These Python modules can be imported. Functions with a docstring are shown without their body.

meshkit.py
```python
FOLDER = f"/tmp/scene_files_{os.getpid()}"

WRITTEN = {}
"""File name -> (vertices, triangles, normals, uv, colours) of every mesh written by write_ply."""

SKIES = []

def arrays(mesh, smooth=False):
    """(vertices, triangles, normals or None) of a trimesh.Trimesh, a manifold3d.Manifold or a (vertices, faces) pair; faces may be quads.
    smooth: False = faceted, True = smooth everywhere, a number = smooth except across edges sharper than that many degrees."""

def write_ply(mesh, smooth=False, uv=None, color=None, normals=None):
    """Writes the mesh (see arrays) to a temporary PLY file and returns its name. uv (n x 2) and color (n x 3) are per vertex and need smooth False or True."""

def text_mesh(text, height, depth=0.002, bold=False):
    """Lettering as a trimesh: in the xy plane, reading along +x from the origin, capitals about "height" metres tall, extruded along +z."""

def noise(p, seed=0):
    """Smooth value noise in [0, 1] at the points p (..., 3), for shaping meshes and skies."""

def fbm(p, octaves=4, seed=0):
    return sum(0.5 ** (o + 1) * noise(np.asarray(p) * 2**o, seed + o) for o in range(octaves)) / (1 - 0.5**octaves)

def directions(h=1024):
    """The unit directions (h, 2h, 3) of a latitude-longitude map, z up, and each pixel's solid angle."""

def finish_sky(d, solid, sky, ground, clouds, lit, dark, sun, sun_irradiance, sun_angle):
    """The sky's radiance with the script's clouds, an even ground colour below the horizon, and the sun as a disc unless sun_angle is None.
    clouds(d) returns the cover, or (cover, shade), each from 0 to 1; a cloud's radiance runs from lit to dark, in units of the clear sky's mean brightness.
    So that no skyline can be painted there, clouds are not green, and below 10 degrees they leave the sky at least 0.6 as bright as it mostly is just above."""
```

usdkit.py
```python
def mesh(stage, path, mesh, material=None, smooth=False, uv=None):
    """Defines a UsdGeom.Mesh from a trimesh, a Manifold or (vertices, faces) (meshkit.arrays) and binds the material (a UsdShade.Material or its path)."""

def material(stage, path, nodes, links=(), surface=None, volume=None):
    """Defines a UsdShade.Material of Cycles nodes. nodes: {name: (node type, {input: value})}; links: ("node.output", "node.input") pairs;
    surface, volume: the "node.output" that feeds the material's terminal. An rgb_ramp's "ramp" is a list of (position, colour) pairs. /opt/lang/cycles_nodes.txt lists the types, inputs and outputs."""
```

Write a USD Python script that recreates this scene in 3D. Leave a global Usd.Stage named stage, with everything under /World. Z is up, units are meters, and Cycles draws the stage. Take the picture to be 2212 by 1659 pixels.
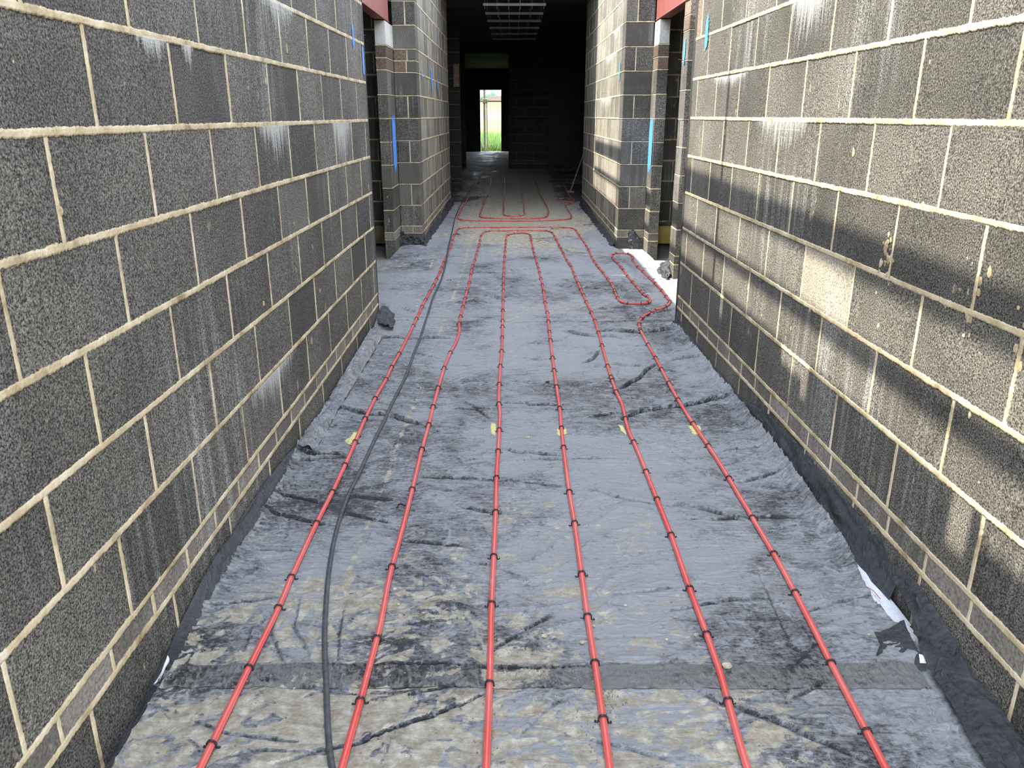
import math, random
import numpy as np, trimesh, usdkit, meshkit
from scipy.spatial import cKDTree
from pxr import Usd, UsdGeom, UsdLux, UsdShade, Gf, Sdf, Vt

stage = Usd.Stage.CreateInMemory()
UsdGeom.Xform.Define(stage, '/World')

# ------------------------------------------------------------------ camera, sky, sun, exposure
W, H, F = 2212.0, 1659.0, 1700.0
VX, CAMH = 1108.0, 1.357
PITCH = math.atan(580.5 / F)
CP, SP = math.cos(PITCH), math.sin(PITCH)
cam = UsdGeom.Camera.Define(stage, '/World/camera')
cam.CreateHorizontalApertureAttr(36.0)
cam.CreateFocalLengthAttr(36.0 * F / W)
cam.CreateExposureAttr(0.25)
cam.AddTranslateOp().Set((0, 0, CAMH))
cam.AddRotateZOp().Set(math.degrees(2.0 / F))
cam.AddRotateXOp().Set(90.0 - math.degrees(PITCH))

SUN = np.array([-1.0, 0.04, 1.48]); SUN /= np.linalg.norm(SUN)
SUN_POWER, SKY_POWER = 3.6, 0.64
sky = usdkit.material(stage, '/World/Looks/sky', {
    's': ('sky_texture', {'sky_type': 'multiple_scattering', 'sun_disc': False, 'sun_elevation': math.asin(SUN[2]), 'sun_rotation': math.radians(-88), 'aerosol_density': 1.2}),
    'g': ('geometry', {}), 'm': ('mapping', {'scale': (1.2, 1.2, 3.0)}), 'n': ('noise_texture', {'scale': 1.7, 'detail': 6.0, 'roughness': 0.6}),
    'r': ('map_range', {'from_min': 0.46, 'from_max': 0.72, 'clamp': True}),
    'x': ('mix', {'color2': (5.5, 5.6, 5.7)}),
    'h': ('hsv', {'saturation': 0.42}), 'b': ('background_shader', {'strength': SKY_POWER})},
    [('g.position', 'm.vector'), ('m.vector', 'n.vector'), ('n.fac', 'r.value'), ('r.result', 'x.fac'), ('s.color', 'x.color1'), ('x.color', 'h.color'), ('h.color', 'b.color')], surface='b.background')
dome = UsdLux.DomeLight.Define(stage, '/World/sky')
UsdShade.MaterialBindingAPI.Apply(dome.GetPrim()).Bind(sky)
sun = UsdLux.DistantLight.Define(stage, '/World/sun')
sun.CreateAngleAttr(0.45); sun.CreateNormalizeAttr(True); sun.CreateIntensityAttr(SUN_POWER); sun.CreateColorAttr((1.0, 0.93, 0.80))
sun.AddOrientOp().Set(Gf.Quatf(Gf.Rotation(Gf.Vec3d(0, 0, 1), Gf.Vec3d(*SUN)).GetQuat()))

# ------------------------------------------------------------------ helpers
rng = np.random.default_rng(7)
taken = {}


def numbered(parent, name):
    k = taken.get((parent, name), 0)
    taken[(parent, name)] = k + 1
    return f'{parent}/{name}' if k == 0 else f'{parent}/{name}_{k:03d}'


def tag(p, label=None, cat=None, group=None, kind=None):
    for k, v in (('label', label), ('category', cat), ('group', group), ('kind', kind)):
        if v:
            p.SetCustomDataByKey(k, v)
    return p


def thing(name, label=None, cat=None, group=None, kind=None, loc=(0, 0, 0)):
    x = UsdGeom.Xform.Define(stage, numbered('/World', name))
    x.AddTranslateOp().Set(tuple(float(c) for c in loc))
    return tag(x.GetPrim(), label, cat, group, kind)


def obj(name, mesh, m, parent=None, smooth=False, attrs=None, **kw):
    path = numbered(str(parent.GetPath()) if parent else '/World', name)
    me = usdkit.mesh(stage, path, mesh, m, smooth=smooth)
    for k, a in (attrs or {}).items():
        UsdGeom.PrimvarsAPI(me).CreatePrimvar(k, Sdf.ValueTypeNames.FloatArray, 'vertex').Set(Vt.FloatArray.FromNumpy(np.asarray(a, np.float32)))
    return tag(me.GetPrim(), **kw)


def mat(name, nodes, links=(), surface='p.BSDF'):
    return usdkit.material(stage, '/World/Looks/' + name, nodes, list(links), surface=surface)


def cat(parts):
    vs, fs, n = [], [], 0
    for v, f in parts:
        v = np.asarray(v, float).reshape(-1, 3); f = np.asarray(f, int)
        if f.shape[1] == 4:
            f = np.vstack([f[:, [0, 1, 2]], f[:, [0, 2, 3]]])
        vs.append(v); fs.append(f + n); n += len(v)
    return np.vstack(vs), np.vstack(fs)


def box(x0, x1, y0, y1, z0, z1, b=0.004):
    """Bevelled box: 44 triangles."""
    if min(x1 - x0, y1 - y0, z1 - z0) < 2.5 * b:
        b = min(x1 - x0, y1 - y0, z1 - z0) * 0.2
    lo, hi = np.array([x0, y0, z0]), np.array([x1, y1, z1])
    pts = []
    for c in np.ndindex(2, 2, 2):
        base = np.where(np.array(c) == 1, hi, lo); ins = np.where(np.array(c) == 1, -b, b)
        for k in range(3):
            q = base.copy()
            for j in range(3):
                if j != k:
                    q[j] += ins[j]
            pts.append(q)
    h = trimesh.convex.convex_hull(np.array(pts))
    return np.array(h.vertices), np.array(h.faces)


def grid_faces(nr, nc):
    i, j = np.meshgrid(np.arange(nr - 1), np.arange(nc - 1), indexing='ij')
    a = i * nc + j
    return np.stack([a, a + 1, a + nc + 1, a + nc], -1).reshape(-1, 4)


def floor_pt(px, py, z=0.0):
    px, py = np.asarray(px, float), np.asarray(py, float)
    xc, uc = (px - VX) / F, -(py - 829.5) / F
    t = (z - CAMH) / (-SP + CP * uc)
    return np.stack([xc * t, (CP + SP * uc) * t], -1)


def tube(points, r, sides=10, closed_ends=True, ellipse=1.0):
    p = np.asarray(points, float)
    t = np.gradient(p, axis=0); t /= np.linalg.norm(t, axis=1, keepdims=True)
    up = np.where(np.abs(t[:, 2:]) < 0.9, [[0, 0, 1.0]], [[1.0, 0, 0]])
    a = np.cross(t, up); a /= np.linalg.norm(a, axis=1, keepdims=True)
    b = np.cross(a, t)
    ang = np.arange(sides) * 2 * np.pi / sides
    v = p[:, None] + r * (np.cos(ang)[None, :, None] * a[:, None] + ellipse * np.sin(ang)[None, :, None] * b[:, None])
    n = len(p)
    i, j = np.meshgrid(np.arange(n - 1), np.arange(sides), indexing='ij')
    q = np.stack([i * sides + j, i * sides + (j + 1) % sides, (i + 1) * sides + (j + 1) % sides, (i + 1) * sides + j], -1).reshape(-1, 4)[:, ::-1]
    v = np.vstack([v.reshape(-1, 3), p[:1], p[-1:]])
    f = np.vstack([q[:, [0, 1, 2]], q[:, [0, 2, 3]],
                   [[n * sides, j, (j + 1) % sides] for j in range(sides)],
                   [[n * sides + 1, (n - 1) * sides + (j + 1) % sides, (n - 1) * sides + j] for j in range(sides)]])
    return v, f


def rock(r, seed, flat=0.7):
    m = trimesh.creation.icosphere(2, 1.0)
    v = m.vertices * (0.65 + 0.7 * meshkit.noise(m.vertices * 1.3 + seed * 7.1, seed)[:, None])
    return v * np.array([r, r * 0.8, r * flat]), m.faces


# ------------------------------------------------------------------ materials
def block_material(name, ramp, tone=(0.7, 0.65), smear=1.0, wash=1.0, grain=150.0, bump=0.0020):
    return mat(name, {
        'geo': ('geometry', {}), 'info': ('object_info', {}),
        'g1': ('noise_texture', {'scale': grain, 'detail': 3.5, 'roughness': 0.62}),
        'vo': ('voronoi_texture', {'scale': grain * 0.8, 'randomness': 1.0}),
        'big': ('noise_texture', {'scale': 2.6, 'detail': 4.0}),
        'bigr': ('map_range', {'from_min': 0.3, 'from_max': 0.7, 'to_min': 0.75, 'to_max': 1.25}),
        'ramp': ('rgb_ramp', {'ramp': ramp}),
        't': ('math', {'math_type': 'multiply_add', 'value2': tone[1], 'value3': tone[0]}),
        'tt': ('math', {'math_type': 'multiply'}),
        'col': ('vector_math', {'math_type': 'scale'}),
        # dried white runs below the bed joints
        'sm': ('mapping', {'scale': (26, 26, 1.6)}), 'sn': ('noise_texture', {'scale': 1.0, 'detail': 4.0, 'roughness': 0.6}),
        'sr': ('map_range', {'from_min': 0.47, 'from_max': 0.78, 'clamp': True}),
        'rn': ('noise_texture', {'scale': 1.15, 'detail': 2.0}), 'rr': ('map_range', {'from_min': 0.47, 'from_max': 0.68, 'clamp': True}),
        'sx': ('math', {'math_type': 'multiply'}), 'gr': ('map_range', {'from_min': 0.36, 'from_max': 0.6, 'clamp': True}),
        'sy': ('math', {'math_type': 'multiply'}), 'sz': ('math', {'math_type': 'multiply', 'value2': 0.85 * wash}),
        'c2': ('mix', {'color2': (0.42, 0.42, 0.40)}),
        # mortar smears
        'mm': ('mapping', {'scale': (13, 13, 6)}), 'mn': ('noise_texture', {'scale': 1.0, 'detail': 5.0, 'roughness': 0.62}),
        'mr': ('map_range', {'from_min': 0.665, 'from_max': 0.70, 'clamp': True}),
        'mq': ('noise_texture', {'scale': 1.7, 'detail': 1.0}), 'mqr': ('map_range', {'from_min': 0.42, 'from_max': 0.6, 'clamp': True}),
        'mx': ('math', {'math_type': 'multiply'}), 'my': ('math', {'math_type': 'multiply', 'value2': 0.8 * smear}),
        'c3': ('mix', {'color2': (0.36, 0.30, 0.19)}),
        'vr': ('map_range', {'from_min': 0.0, 'from_max': 0.7, 'to_min': 1.0, 'to_max': 0.0, 'clamp': True}),
        'hh': ('math', {'math_type': 'multiply_add', 'value2': 0.5}),
        'bp': ('bump', {'strength': 0.9, 'distance': bump}),
        'p': ('principled_bsdf', {'roughness': 0.92, 'specular_ior_level': 0.25})},
        [('geo.position', x + '.vector') for x in ('g1', 'vo', 'big', 'sm', 'rn', 'mm', 'mq')] + [
            ('g1.fac', 'ramp.fac'), ('big.fac', 'bigr.value'), ('info.random', 't.value1'), ('t.value', 'tt.value1'), ('bigr.result', 'tt.value2'),
            ('ramp.color', 'col.vector1'), ('tt.value', 'col.scale'),
            ('sm.vector', 'sn.vector'), ('sn.fac', 'sr.value'), ('rn.fac', 'rr.value'), ('sr.result', 'sx.value1'), ('rr.result', 'sx.value2'),
            ('g1.fac', 'gr.value'), ('sx.value', 'sy.value1'), ('gr.result', 'sy.value2'), ('sy.value', 'sz.value1'),
            ('col.vector', 'c2.color1'), ('sz.value', 'c2.fac'),
            ('mm.vector', 'mn.vector'), ('mn.fac', 'mr.value'), ('mq.fac', 'mqr.value'), ('mr.result', 'mx.value1'), ('mqr.result', 'mx.value2'), ('mx.value', 'my.value1'),
            ('c2.color', 'c3.color1'), ('my.value', 'c3.fac'), ('c3.color', 'p.base_color'),
            ('vo.distance', 'vr.value'), ('vr.result', 'hh.value1'), ('g1.fac', 'hh.value3'), ('hh.value', 'bp.height'), ('bp.normal', 'p.normal')])


M_block = block_material('dense_block', [(0.36, (0.008, 0.0070, 0.0055)), (0.45, (0.052, 0.0475, 0.039)), (0.56, (0.108, 0.0995, 0.083)), (0.70, (0.20, 0.186, 0.156))], grain=200.0)
M_block_far = block_material('paler_block', [(0.34, (0.035, 0.032, 0.026)), (0.45, (0.122, 0.112, 0.092)), (0.58, (0.20, 0.185, 0.152)), (0.74, (0.31, 0.288, 0.238))])  # paler copy of the block colour, for far and lobby walls
M_pale = block_material('pale_block', [(0.30, (0.08, 0.068, 0.05)), (0.48, (0.25, 0.22, 0.165)), (0.70, (0.38, 0.34, 0.27))], tone=(0.95, 0.1), smear=0.3)
M_cbrick = block_material('concrete_brick', [(0.30, (0.07, 0.062, 0.052)), (0.48, (0.135, 0.12, 0.10)), (0.75, (0.21, 0.19, 0.16))], grain=110.0, bump=0.0015)
M_rbrick = block_material('red_brick', [(0.30, (0.06, 0.038, 0.028)), (0.5, (0.112, 0.080, 0.055)), (0.75, (0.20, 0.155, 0.112))], grain=90.0, bump=0.0015)
M_pad = block_material('concrete_pad', [(0.30, (0.30, 0.29, 0.26)), (0.6, (0.42, 0.41, 0.37))], tone=(0.9, 0.1), smear=0.2, wash=0.3, grain=70.0, bump=0.0006)
M_mortar = mat('mortar', {
    'geo': ('geometry', {}), 'n': ('noise_texture', {'scale': 9.0, 'detail': 8.0, 'roughness': 0.7}),
    'r': ('rgb_ramp', {'ramp': [(0.30, (0.19, 0.14, 0.075)), (0.45, (0.38, 0.305, 0.185)), (0.60, (0.50, 0.42, 0.285)), (0.72, (0.56, 0.50, 0.38))]}),
    'n2': ('noise_texture', {'scale': 160.0, 'detail': 3.0}), 'b': ('bump', {'strength': 0.7, 'distance': 0.0025}),
    'p': ('principled_bsdf', {'roughness': 0.95, 'specular_ior_level': 0.2})},
    [('geo.position', 'n.vector'), ('geo.position', 'n2.vector'), ('n.fac', 'r.fac'), ('r.color', 'p.base_color'), ('n2.fac', 'b.height'), ('b.normal', 'p.normal')])


def plain(name, col, rough=0.7, var=0.25, scale=20.0, metallic=0.0, spec=0.4, bump=0.0):
    lo, hi = tuple(c * (1 - var) for c in col), tuple(min(1, c * (1 + var)) for c in col)
    return mat(name, {
        'geo': ('geometry', {}), 'n': ('noise_texture', {'scale': scale, 'detail': 5.0, 'roughness': 0.6}),
        'r': ('rgb_ramp', {'ramp': [(0.3, lo), (0.7, hi)]}), 'b': ('bump', {'strength': 0.6, 'distance': bump}),
        'p': ('principled_bsdf', {'roughness': rough, 'metallic': metallic, 'specular_ior_level': spec})},
        [('geo.position', 'n.vector'), ('n.fac', 'r.fac'), ('r.color', 'p.base_color')] + ([('n.fac', 'b.height'), ('b.normal', 'p.normal')] if bump else []))


M_lintel = mat('red_oxide_steel', {
    'geo': ('geometry', {}), 'm': ('mapping', {'scale': (60, 60, 3)}), 'n': ('noise_texture', {'scale': 1.0, 'detail': 4.0}),
    'r': ('map_range', {'from_min': 0.58, 'from_max': 0.70, 'clamp': True}),
    'x': ('mix', {'color1': (0.17, 0.042, 0.032), 'color2': (0.26, 0.12, 0.09)}),
    'p': ('principled_bsdf', {'roughness': 0.55})},
    [('geo.position', 'm.vector'), ('m.vector', 'n.vector'), ('n.fac', 'r.value'), ('r.result', 'x.fac'), ('x.color', 'p.base_color')])
M_pipe = mat('red_pipe', {
    'geo': ('geometry', {}), 'm': ('mapping', {'scale': (140, 18, 140)}), 'n': ('noise_texture', {'scale': 1.0, 'detail': 6.0, 'roughness': 0.7}),
    'r': ('map_range', {'from_min': 0.60, 'from_max': 0.75, 'to_max': 0.55, 'clamp': True}),
    'q': ('noise_texture', {'scale': 3.0, 'detail': 2.0}), 'qr': ('map_range', {'from_min': 0.3, 'from_max': 0.7, 'to_min': 0.05, 'to_max': 0.30}), 'a': ('math', {'math_type': 'add', 'use_clamp': True}),
    'x': ('mix', {'color1': (0.50, 0.032, 0.025), 'color2': (0.55, 0.30, 0.26)}),
    'p': ('principled_bsdf', {'roughness': 0.38, 'specular_ior_level': 0.5})},
    [('geo.position', 'm.vector'), ('m.vector', 'n.vector'), ('n.fac', 'r.value'), ('geo.position', 'q.vector'), ('q.fac', 'qr.value'), ('r.result', 'a.value1'), ('qr.result', 'a.value2'), ('a.value', 'x.fac'), ('x.color', 'p.base_color')])
M_clip = plain('black_plastic', (0.012, 0.012, 0.013), 0.35)
M_cable = plain('dusty_cable', (0.045, 0.048, 0.052), 0.6, 0.5, 60.0)
M_timber = plain('timber', (0.14, 0.10, 0.055), 0.8, 0.35, 12.0)
M_yellow_board = plain('yellow_board', (0.42, 0.31, 0.07), 0.7, 0.15, 12.0)
M_steel = plain('galvanised_steel', (0.42, 0.43, 0.43), 0.45, 0.2, 30.0, metallic=0.6)
M_rust = plain('rusty_tube', (0.16, 0.12, 0.09), 0.7, 0.5, 25.0, metallic=0.3)
M_strut = plain('dull_strut', (0.22, 0.22, 0.215), 0.6, 0.2, 30.0)
M_soffit = plain('soffit', (0.045, 0.042, 0.042), 0.8, 0.6, 1.5)  # concrete colour darkened to keep the unlit ceilings near black
M_dark = plain('dark_blockwork', (0.022, 0.021, 0.019), 0.95, 0.4, 6.0)  # blockwork colour darkened so that unlit interiors go black
M_hall_block = plain('shade_dark_block', (0.018, 0.017, 0.015), 0.95, 0.5, 40.0)  # block colour darkened to stand in for the lack of light in the hall
M_hall_mortar = plain('shade_dark_mortar', (0.07, 0.062, 0.05), 0.95, 0.3, 30.0)  # mortar darkened likewise: hall shade put into the colour
M_slab = plain('concrete_slab', (0.26, 0.25, 0.22), 0.9, 0.2, 8.0)
M_insul = plain('foil_insulation', (0.62, 0.64, 0.68), 0.45, 0.12, 60.0)
M_dirt = plain('bare_earth', (0.20, 0.17, 0.12), 0.95, 0.35, 3.0)
M_stone = plain('pale_stone', (0.36, 0.31, 0.23), 0.85, 0.35, 60.0, bump=0.001)
M_grit = plain('grit', (0.17, 0.15, 0.115), 0.95, 0.7, 200.0)
M_white = plain('white_backing', (0.72, 0.72, 0.70), 0.6, 0.08, 30.0)


def paint(name, col, lo=0.42, hi=0.6, scale=40.0):
    return mat(name, {
        'geo': ('geometry', {}), 'a': ('attribute', {'attribute': 'cover'}), 'n': ('noise_texture', {'scale': scale, 'detail': 5.0, 'roughness': 0.7}),
        's': ('math', {'math_type': 'add'}), 'r': ('map_range', {'from_min': lo + 0.5, 'from_max': hi + 0.5, 'clamp': True}),
        't': ('transparent_bsdf', {}), 'p': ('principled_bsdf', {'base_color': col, 'roughness': 0.8}), 'x': ('mix_closure', {})},
        [('geo.position', 'n.vector'), ('a.fac', 's.value1'), ('n.fac', 's.value2'), ('s.value', 'r.value'), ('r.result', 'x.fac'), ('t.BSDF', 'x.closure1'), ('p.BSDF', 'x.closure2')], surface='x.closure')


M_blue = paint('blue_spray', (0.05, 0.22, 0.62))
M_yellow = paint('yellow_spray', (0.56, 0.52, 0.19))


def membrane_material(name, base=(0.020, 0.022, 0.026), film=(0.268, 0.280, 0.292), tan=(0.345, 0.305, 0.225), rough=0.27, web=0.34):
    """Black polythene under a scuffed grey film and dried slurry. dust, film: vertex data, where the slurry and the film lie."""
    return mat(name, {
        'geo': ('geometry', {}), 'ad': ('attribute', {'attribute': 'dust'}), 'af': ('attribute', {'attribute': 'film'}),
        'n1': ('noise_texture', {'scale': 13.0, 'detail': 10.0, 'roughness': 0.72, 'distortion': 0.5}),
        'n2': ('noise_texture', {'scale': 80.0, 'detail': 6.0, 'roughness': 0.75}),
        'nm': ('mapping', {'scale': (8, 46, 6), 'rotation': (0, 0, 0.25)}), 'n3': ('noise_texture', {'scale': 1.6, 'detail': 9.0, 'roughness': 0.74, 'distortion': 0.8}),
        # a web of fine white crumple lines
        'wn': ('noise_texture', {'scale': 7.0, 'detail': 4.0}), 'ws': ('vector_math', {'math_type': 'scale', 'scale': 0.22}), 'wa': ('vector_math', {'math_type': 'add'}),
        'wm': ('mapping', {'scale': (9, 19, 9)}), 'wv': ('voronoi_texture', {'scale': 1.0, 'feature': 'distance_to_edge'}), 'wr': ('map_range', {'from_min': 0.0, 'from_max': 0.075, 'to_min': 1.0, 'to_max': 0.0, 'clamp': True}),
        'wk': ('map_range', {'from_min': 0.42, 'from_max': 0.62, 'clamp': True}), 'wx': ('math', {'math_type': 'multiply'}), 'wy': ('math', {'math_type': 'multiply_add', 'value2': web}),
        # film
        'fa': ('math', {'math_type': 'multiply_add', 'value2': 1.1}), 'fb': ('math', {'math_type': 'multiply_add', 'value2': 0.7}),
        'fs': ('math', {'math_type': 'add'}), 'fr': ('map_range', {'from_min': 1.15, 'from_max': 1.56, 'clamp': True}),
        'c1': ('mix', {'color1': base, 'color2': film}),
        # slurry
        'dn': ('math', {'math_type': 'multiply_add', 'value2': 0.45}), 'ds': ('math', {'math_type': 'add'}),
        'dr': ('map_range', {'from_min': 0.99, 'from_max': 1.06, 'clamp': True}), 'dm': ('math', {'math_type': 'multiply', 'value2': 0.92}),
        'tn': ('noise_texture', {'scale': 24.0, 'detail': 8.0, 'roughness': 0.75}), 'tr': ('rgb_ramp', {'ramp': [(0.3, tuple(c * 0.5 for c in tan)), (0.48, tan), (0.68, (0.56, 0.54, 0.47))]}),
        'c2': ('mix', {}),
        'ro': ('map_range', {'from_min': 0.0, 'from_max': 1.0, 'to_min': rough, 'to_max': 0.9}), 'rs': ('math', {'math_type': 'maximum'}),
        'fh': ('math', {'math_type': 'multiply', 'value2': 0.6}),
        'h': ('math', {'math_type': 'multiply_add', 'value2': 0.5}), 'h2': ('math', {'math_type': 'multiply_add', 'value2': 0.35}), 'bp': ('bump', {'strength': 0.85, 'distance': 0.009}),
        'p': ('principled_bsdf', {'specular_ior_level': 0.5})},
        [('geo.position', x + '.vector') for x in ('n1', 'n2', 'nm', 'tn', 'wn')] + [
            ('wn.color', 'ws.vector1'), ('geo.position', 'wa.vector1'), ('ws.vector', 'wa.vector2'), ('wa.vector', 'wm.vector'), ('wm.vector', 'wv.vector'), ('wv.distance', 'wr.value'),
            ('n1.fac', 'wk.value'), ('wr.result', 'wx.value1'), ('wk.result', 'wx.value2'), ('wx.value', 'wy.value1'), ('af.fac', 'wy.value3'),
            ('nm.vector', 'n3.vector'), ('n2.fac', 'fa.value1'), ('n3.fac', 'fa.value3'), ('n1.fac', 'fb.value1'), ('fa.value', 'fb.value3'),
            ('fb.value', 'fs.value1'), ('wy.value', 'fs.value2'), ('fs.value', 'fr.value'), ('fr.result', 'c1.fac'),
            ('n2.fac', 'dn.value1'), ('n1.fac', 'dn.value3'), ('dn.value', 'ds.value1'), ('ad.fac', 'ds.value2'), ('ds.value', 'dr.value'), ('dr.result', 'dm.value1'),
            ('tn.fac', 'tr.fac'), ('c1.color', 'c2.color1'), ('tr.color', 'c2.color2'), ('dm.value', 'c2.fac'), ('c2.color', 'p.base_color'),
            ('fr.result', 'fh.value1'), ('fh.value', 'rs.value1'), ('dr.result', 'rs.value2'), ('rs.value', 'ro.value'), ('ro.result', 'p.roughness'),
            ('n1.fac', 'h.value1'), ('n3.fac', 'h.value3'), ('wr.result', 'h2.value1'), ('h.value', 'h2.value3'), ('h2.value', 'bp.height'), ('bp.normal', 'p.normal')])


M_membrane = membrane_material('membrane')
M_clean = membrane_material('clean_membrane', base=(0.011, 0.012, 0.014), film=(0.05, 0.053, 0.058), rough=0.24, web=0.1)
M_tape = membrane_material('tape', base=(0.014, 0.014, 0.015), film=(0.16, 0.16, 0.155), web=0.1)


# ------------------------------------------------------------------ block walls
def strip(parts, p, q, dep, wid, seed, step, raise_=0.0008):
    """A ragged joint from p to q (s, z) with its face near depth dep."""
    p, q = np.array(p, float), np.array(q, float)
    L = np.linalg.norm(q - p)
    n = max(2, int(L / step) + 1)
    d = (q - p) / L; w = np.array([-d[1], d[0]])
    t = np.linspace(0, L, n)
    c = np.array([-1.15, -1.0, -0.5, 0.5, 1.0, 1.15])
    prof = np.array([-0.006, 0.0002, raise_, raise_, 0.0002, -0.006])
    base = np.stack([p[0] + d[0] * t, p[1] + d[1] * t, t * 0 + seed * 3.7], -1)
    wl = wid * (0.50 + 0.50 * meshkit.fbm(base * 25, 2, seed) + 0.50 * meshkit.noise(base * 310, seed + 1)); wr = wid * (0.50 + 0.50 * meshkit.fbm(base * 25 + 9, 2, seed + 5) + 0.50 * meshkit.noise(base * 310, seed + 6))
    ws = np.where(c[None] < 0, wl[:, None], wr[:, None]) * c[None]
    s = base[:, 0:1] + w[0] * ws; z = base[:, 1:2] + w[1] * ws
    nz = meshkit.fbm(np.stack([s * 90, z * 90, s * 0 + seed], -1), 2, 3) - 0.5
    dd = dep + prof[None] + nz * 0.0024 * np.array([0, 0.5, 1, 1, 0.5, 0])[None]
    parts.append((np.stack([s, dd, z], -1).reshape(-1, 3), grid_faces(n, 6)))


def to_world(v, P0, u, nrm):
    v = np.asarray(v, float)
    return np.stack([P0[0] + u[0] * v[:, 0] + nrm[0] * v[:, 1], P0[1] + u[1] * v[:, 0] + nrm[1] * v[:, 1], v[:, 2]], -1)


def fix(v, f, flip):
    return v, (np.asarray(f)[:, ::-1] if flip else f)


def build_wall(name, P0, u, nrm, rows, thick=0.1, step=0.0048, jw=0.0088, label=None, hall=False, dusty=False):
    """rows: (z0, z1, [(s0, s1, kind)]) with nominal joint lines. s along u, depth along nrm."""
    P0, u, nrm = np.array(P0, float), np.array(u, float), np.array(nrm, float)
    flip = (u[0] * nrm[1] - u[1] * nrm[0]) > 0 and False
    det = u[0] * nrm[1] - u[1] * nrm[0]
    flip = det < 0
    root = thing(name, label, 'wall', kind='structure')
    joints = []
    for k, (z0, z1, pieces) in enumerate(rows):
        bed = []
        for (s0, s1, kind) in pieces:
            zt = z1
            if isinstance(kind, tuple):
                kind, zt = kind
            if kind == 'gap':
                continue
            m, nm = {'b': (M_block, 'block'), 'p': (M_pale, 'block'), 'c': (M_cbrick, 'brick'), 'r': (M_rbrick, 'brick'), 'k': (M_pad, 'padstone')}[kind]
            m = M_hall_block if hall else M_block_far if dusty and kind == 'b' else m  # dusty only picks the paler block colour
            pr = rng.normal(0, 0.0008)
            v, f = box(s0 + 0.005, s1 - 0.005, -thick, pr, z0 + 0.005, zt - 0.005, 0.003)
            obj(nm, fix(to_world(v, P0, u, nrm), f, flip), m, root)
            bed.append((s0, s1, zt))
        for i, (s0, s1, zt) in enumerate(bed):
            v, f = box(s0 - 0.001 if i and abs(bed[i - 1][1] - s0) < 1e-6 else s0 + 0.004, s1 - 0.004, -thick + 0.003, -0.007, z0 - 0.003, zt - 0.004, 0.0005)
            joints.append((v, f))
            if i and abs(bed[i - 1][1] - s0) < 1e-6:
                strip(joints, (s0, z0 - 0.002), (s0, min(zt, bed[i - 1][2]) + 0.002), 0.0005, jw * 0.72, 11 + k * 37 + i, step, 0.0006)
        if k:
            strip(joints, (pieces[0][0], z0), (pieces[-1][1], z0), 0.001, jw, 500 + k, step)
    v, f = cat(joints)
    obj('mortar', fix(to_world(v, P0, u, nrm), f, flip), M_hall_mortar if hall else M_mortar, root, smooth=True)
    return root


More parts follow.
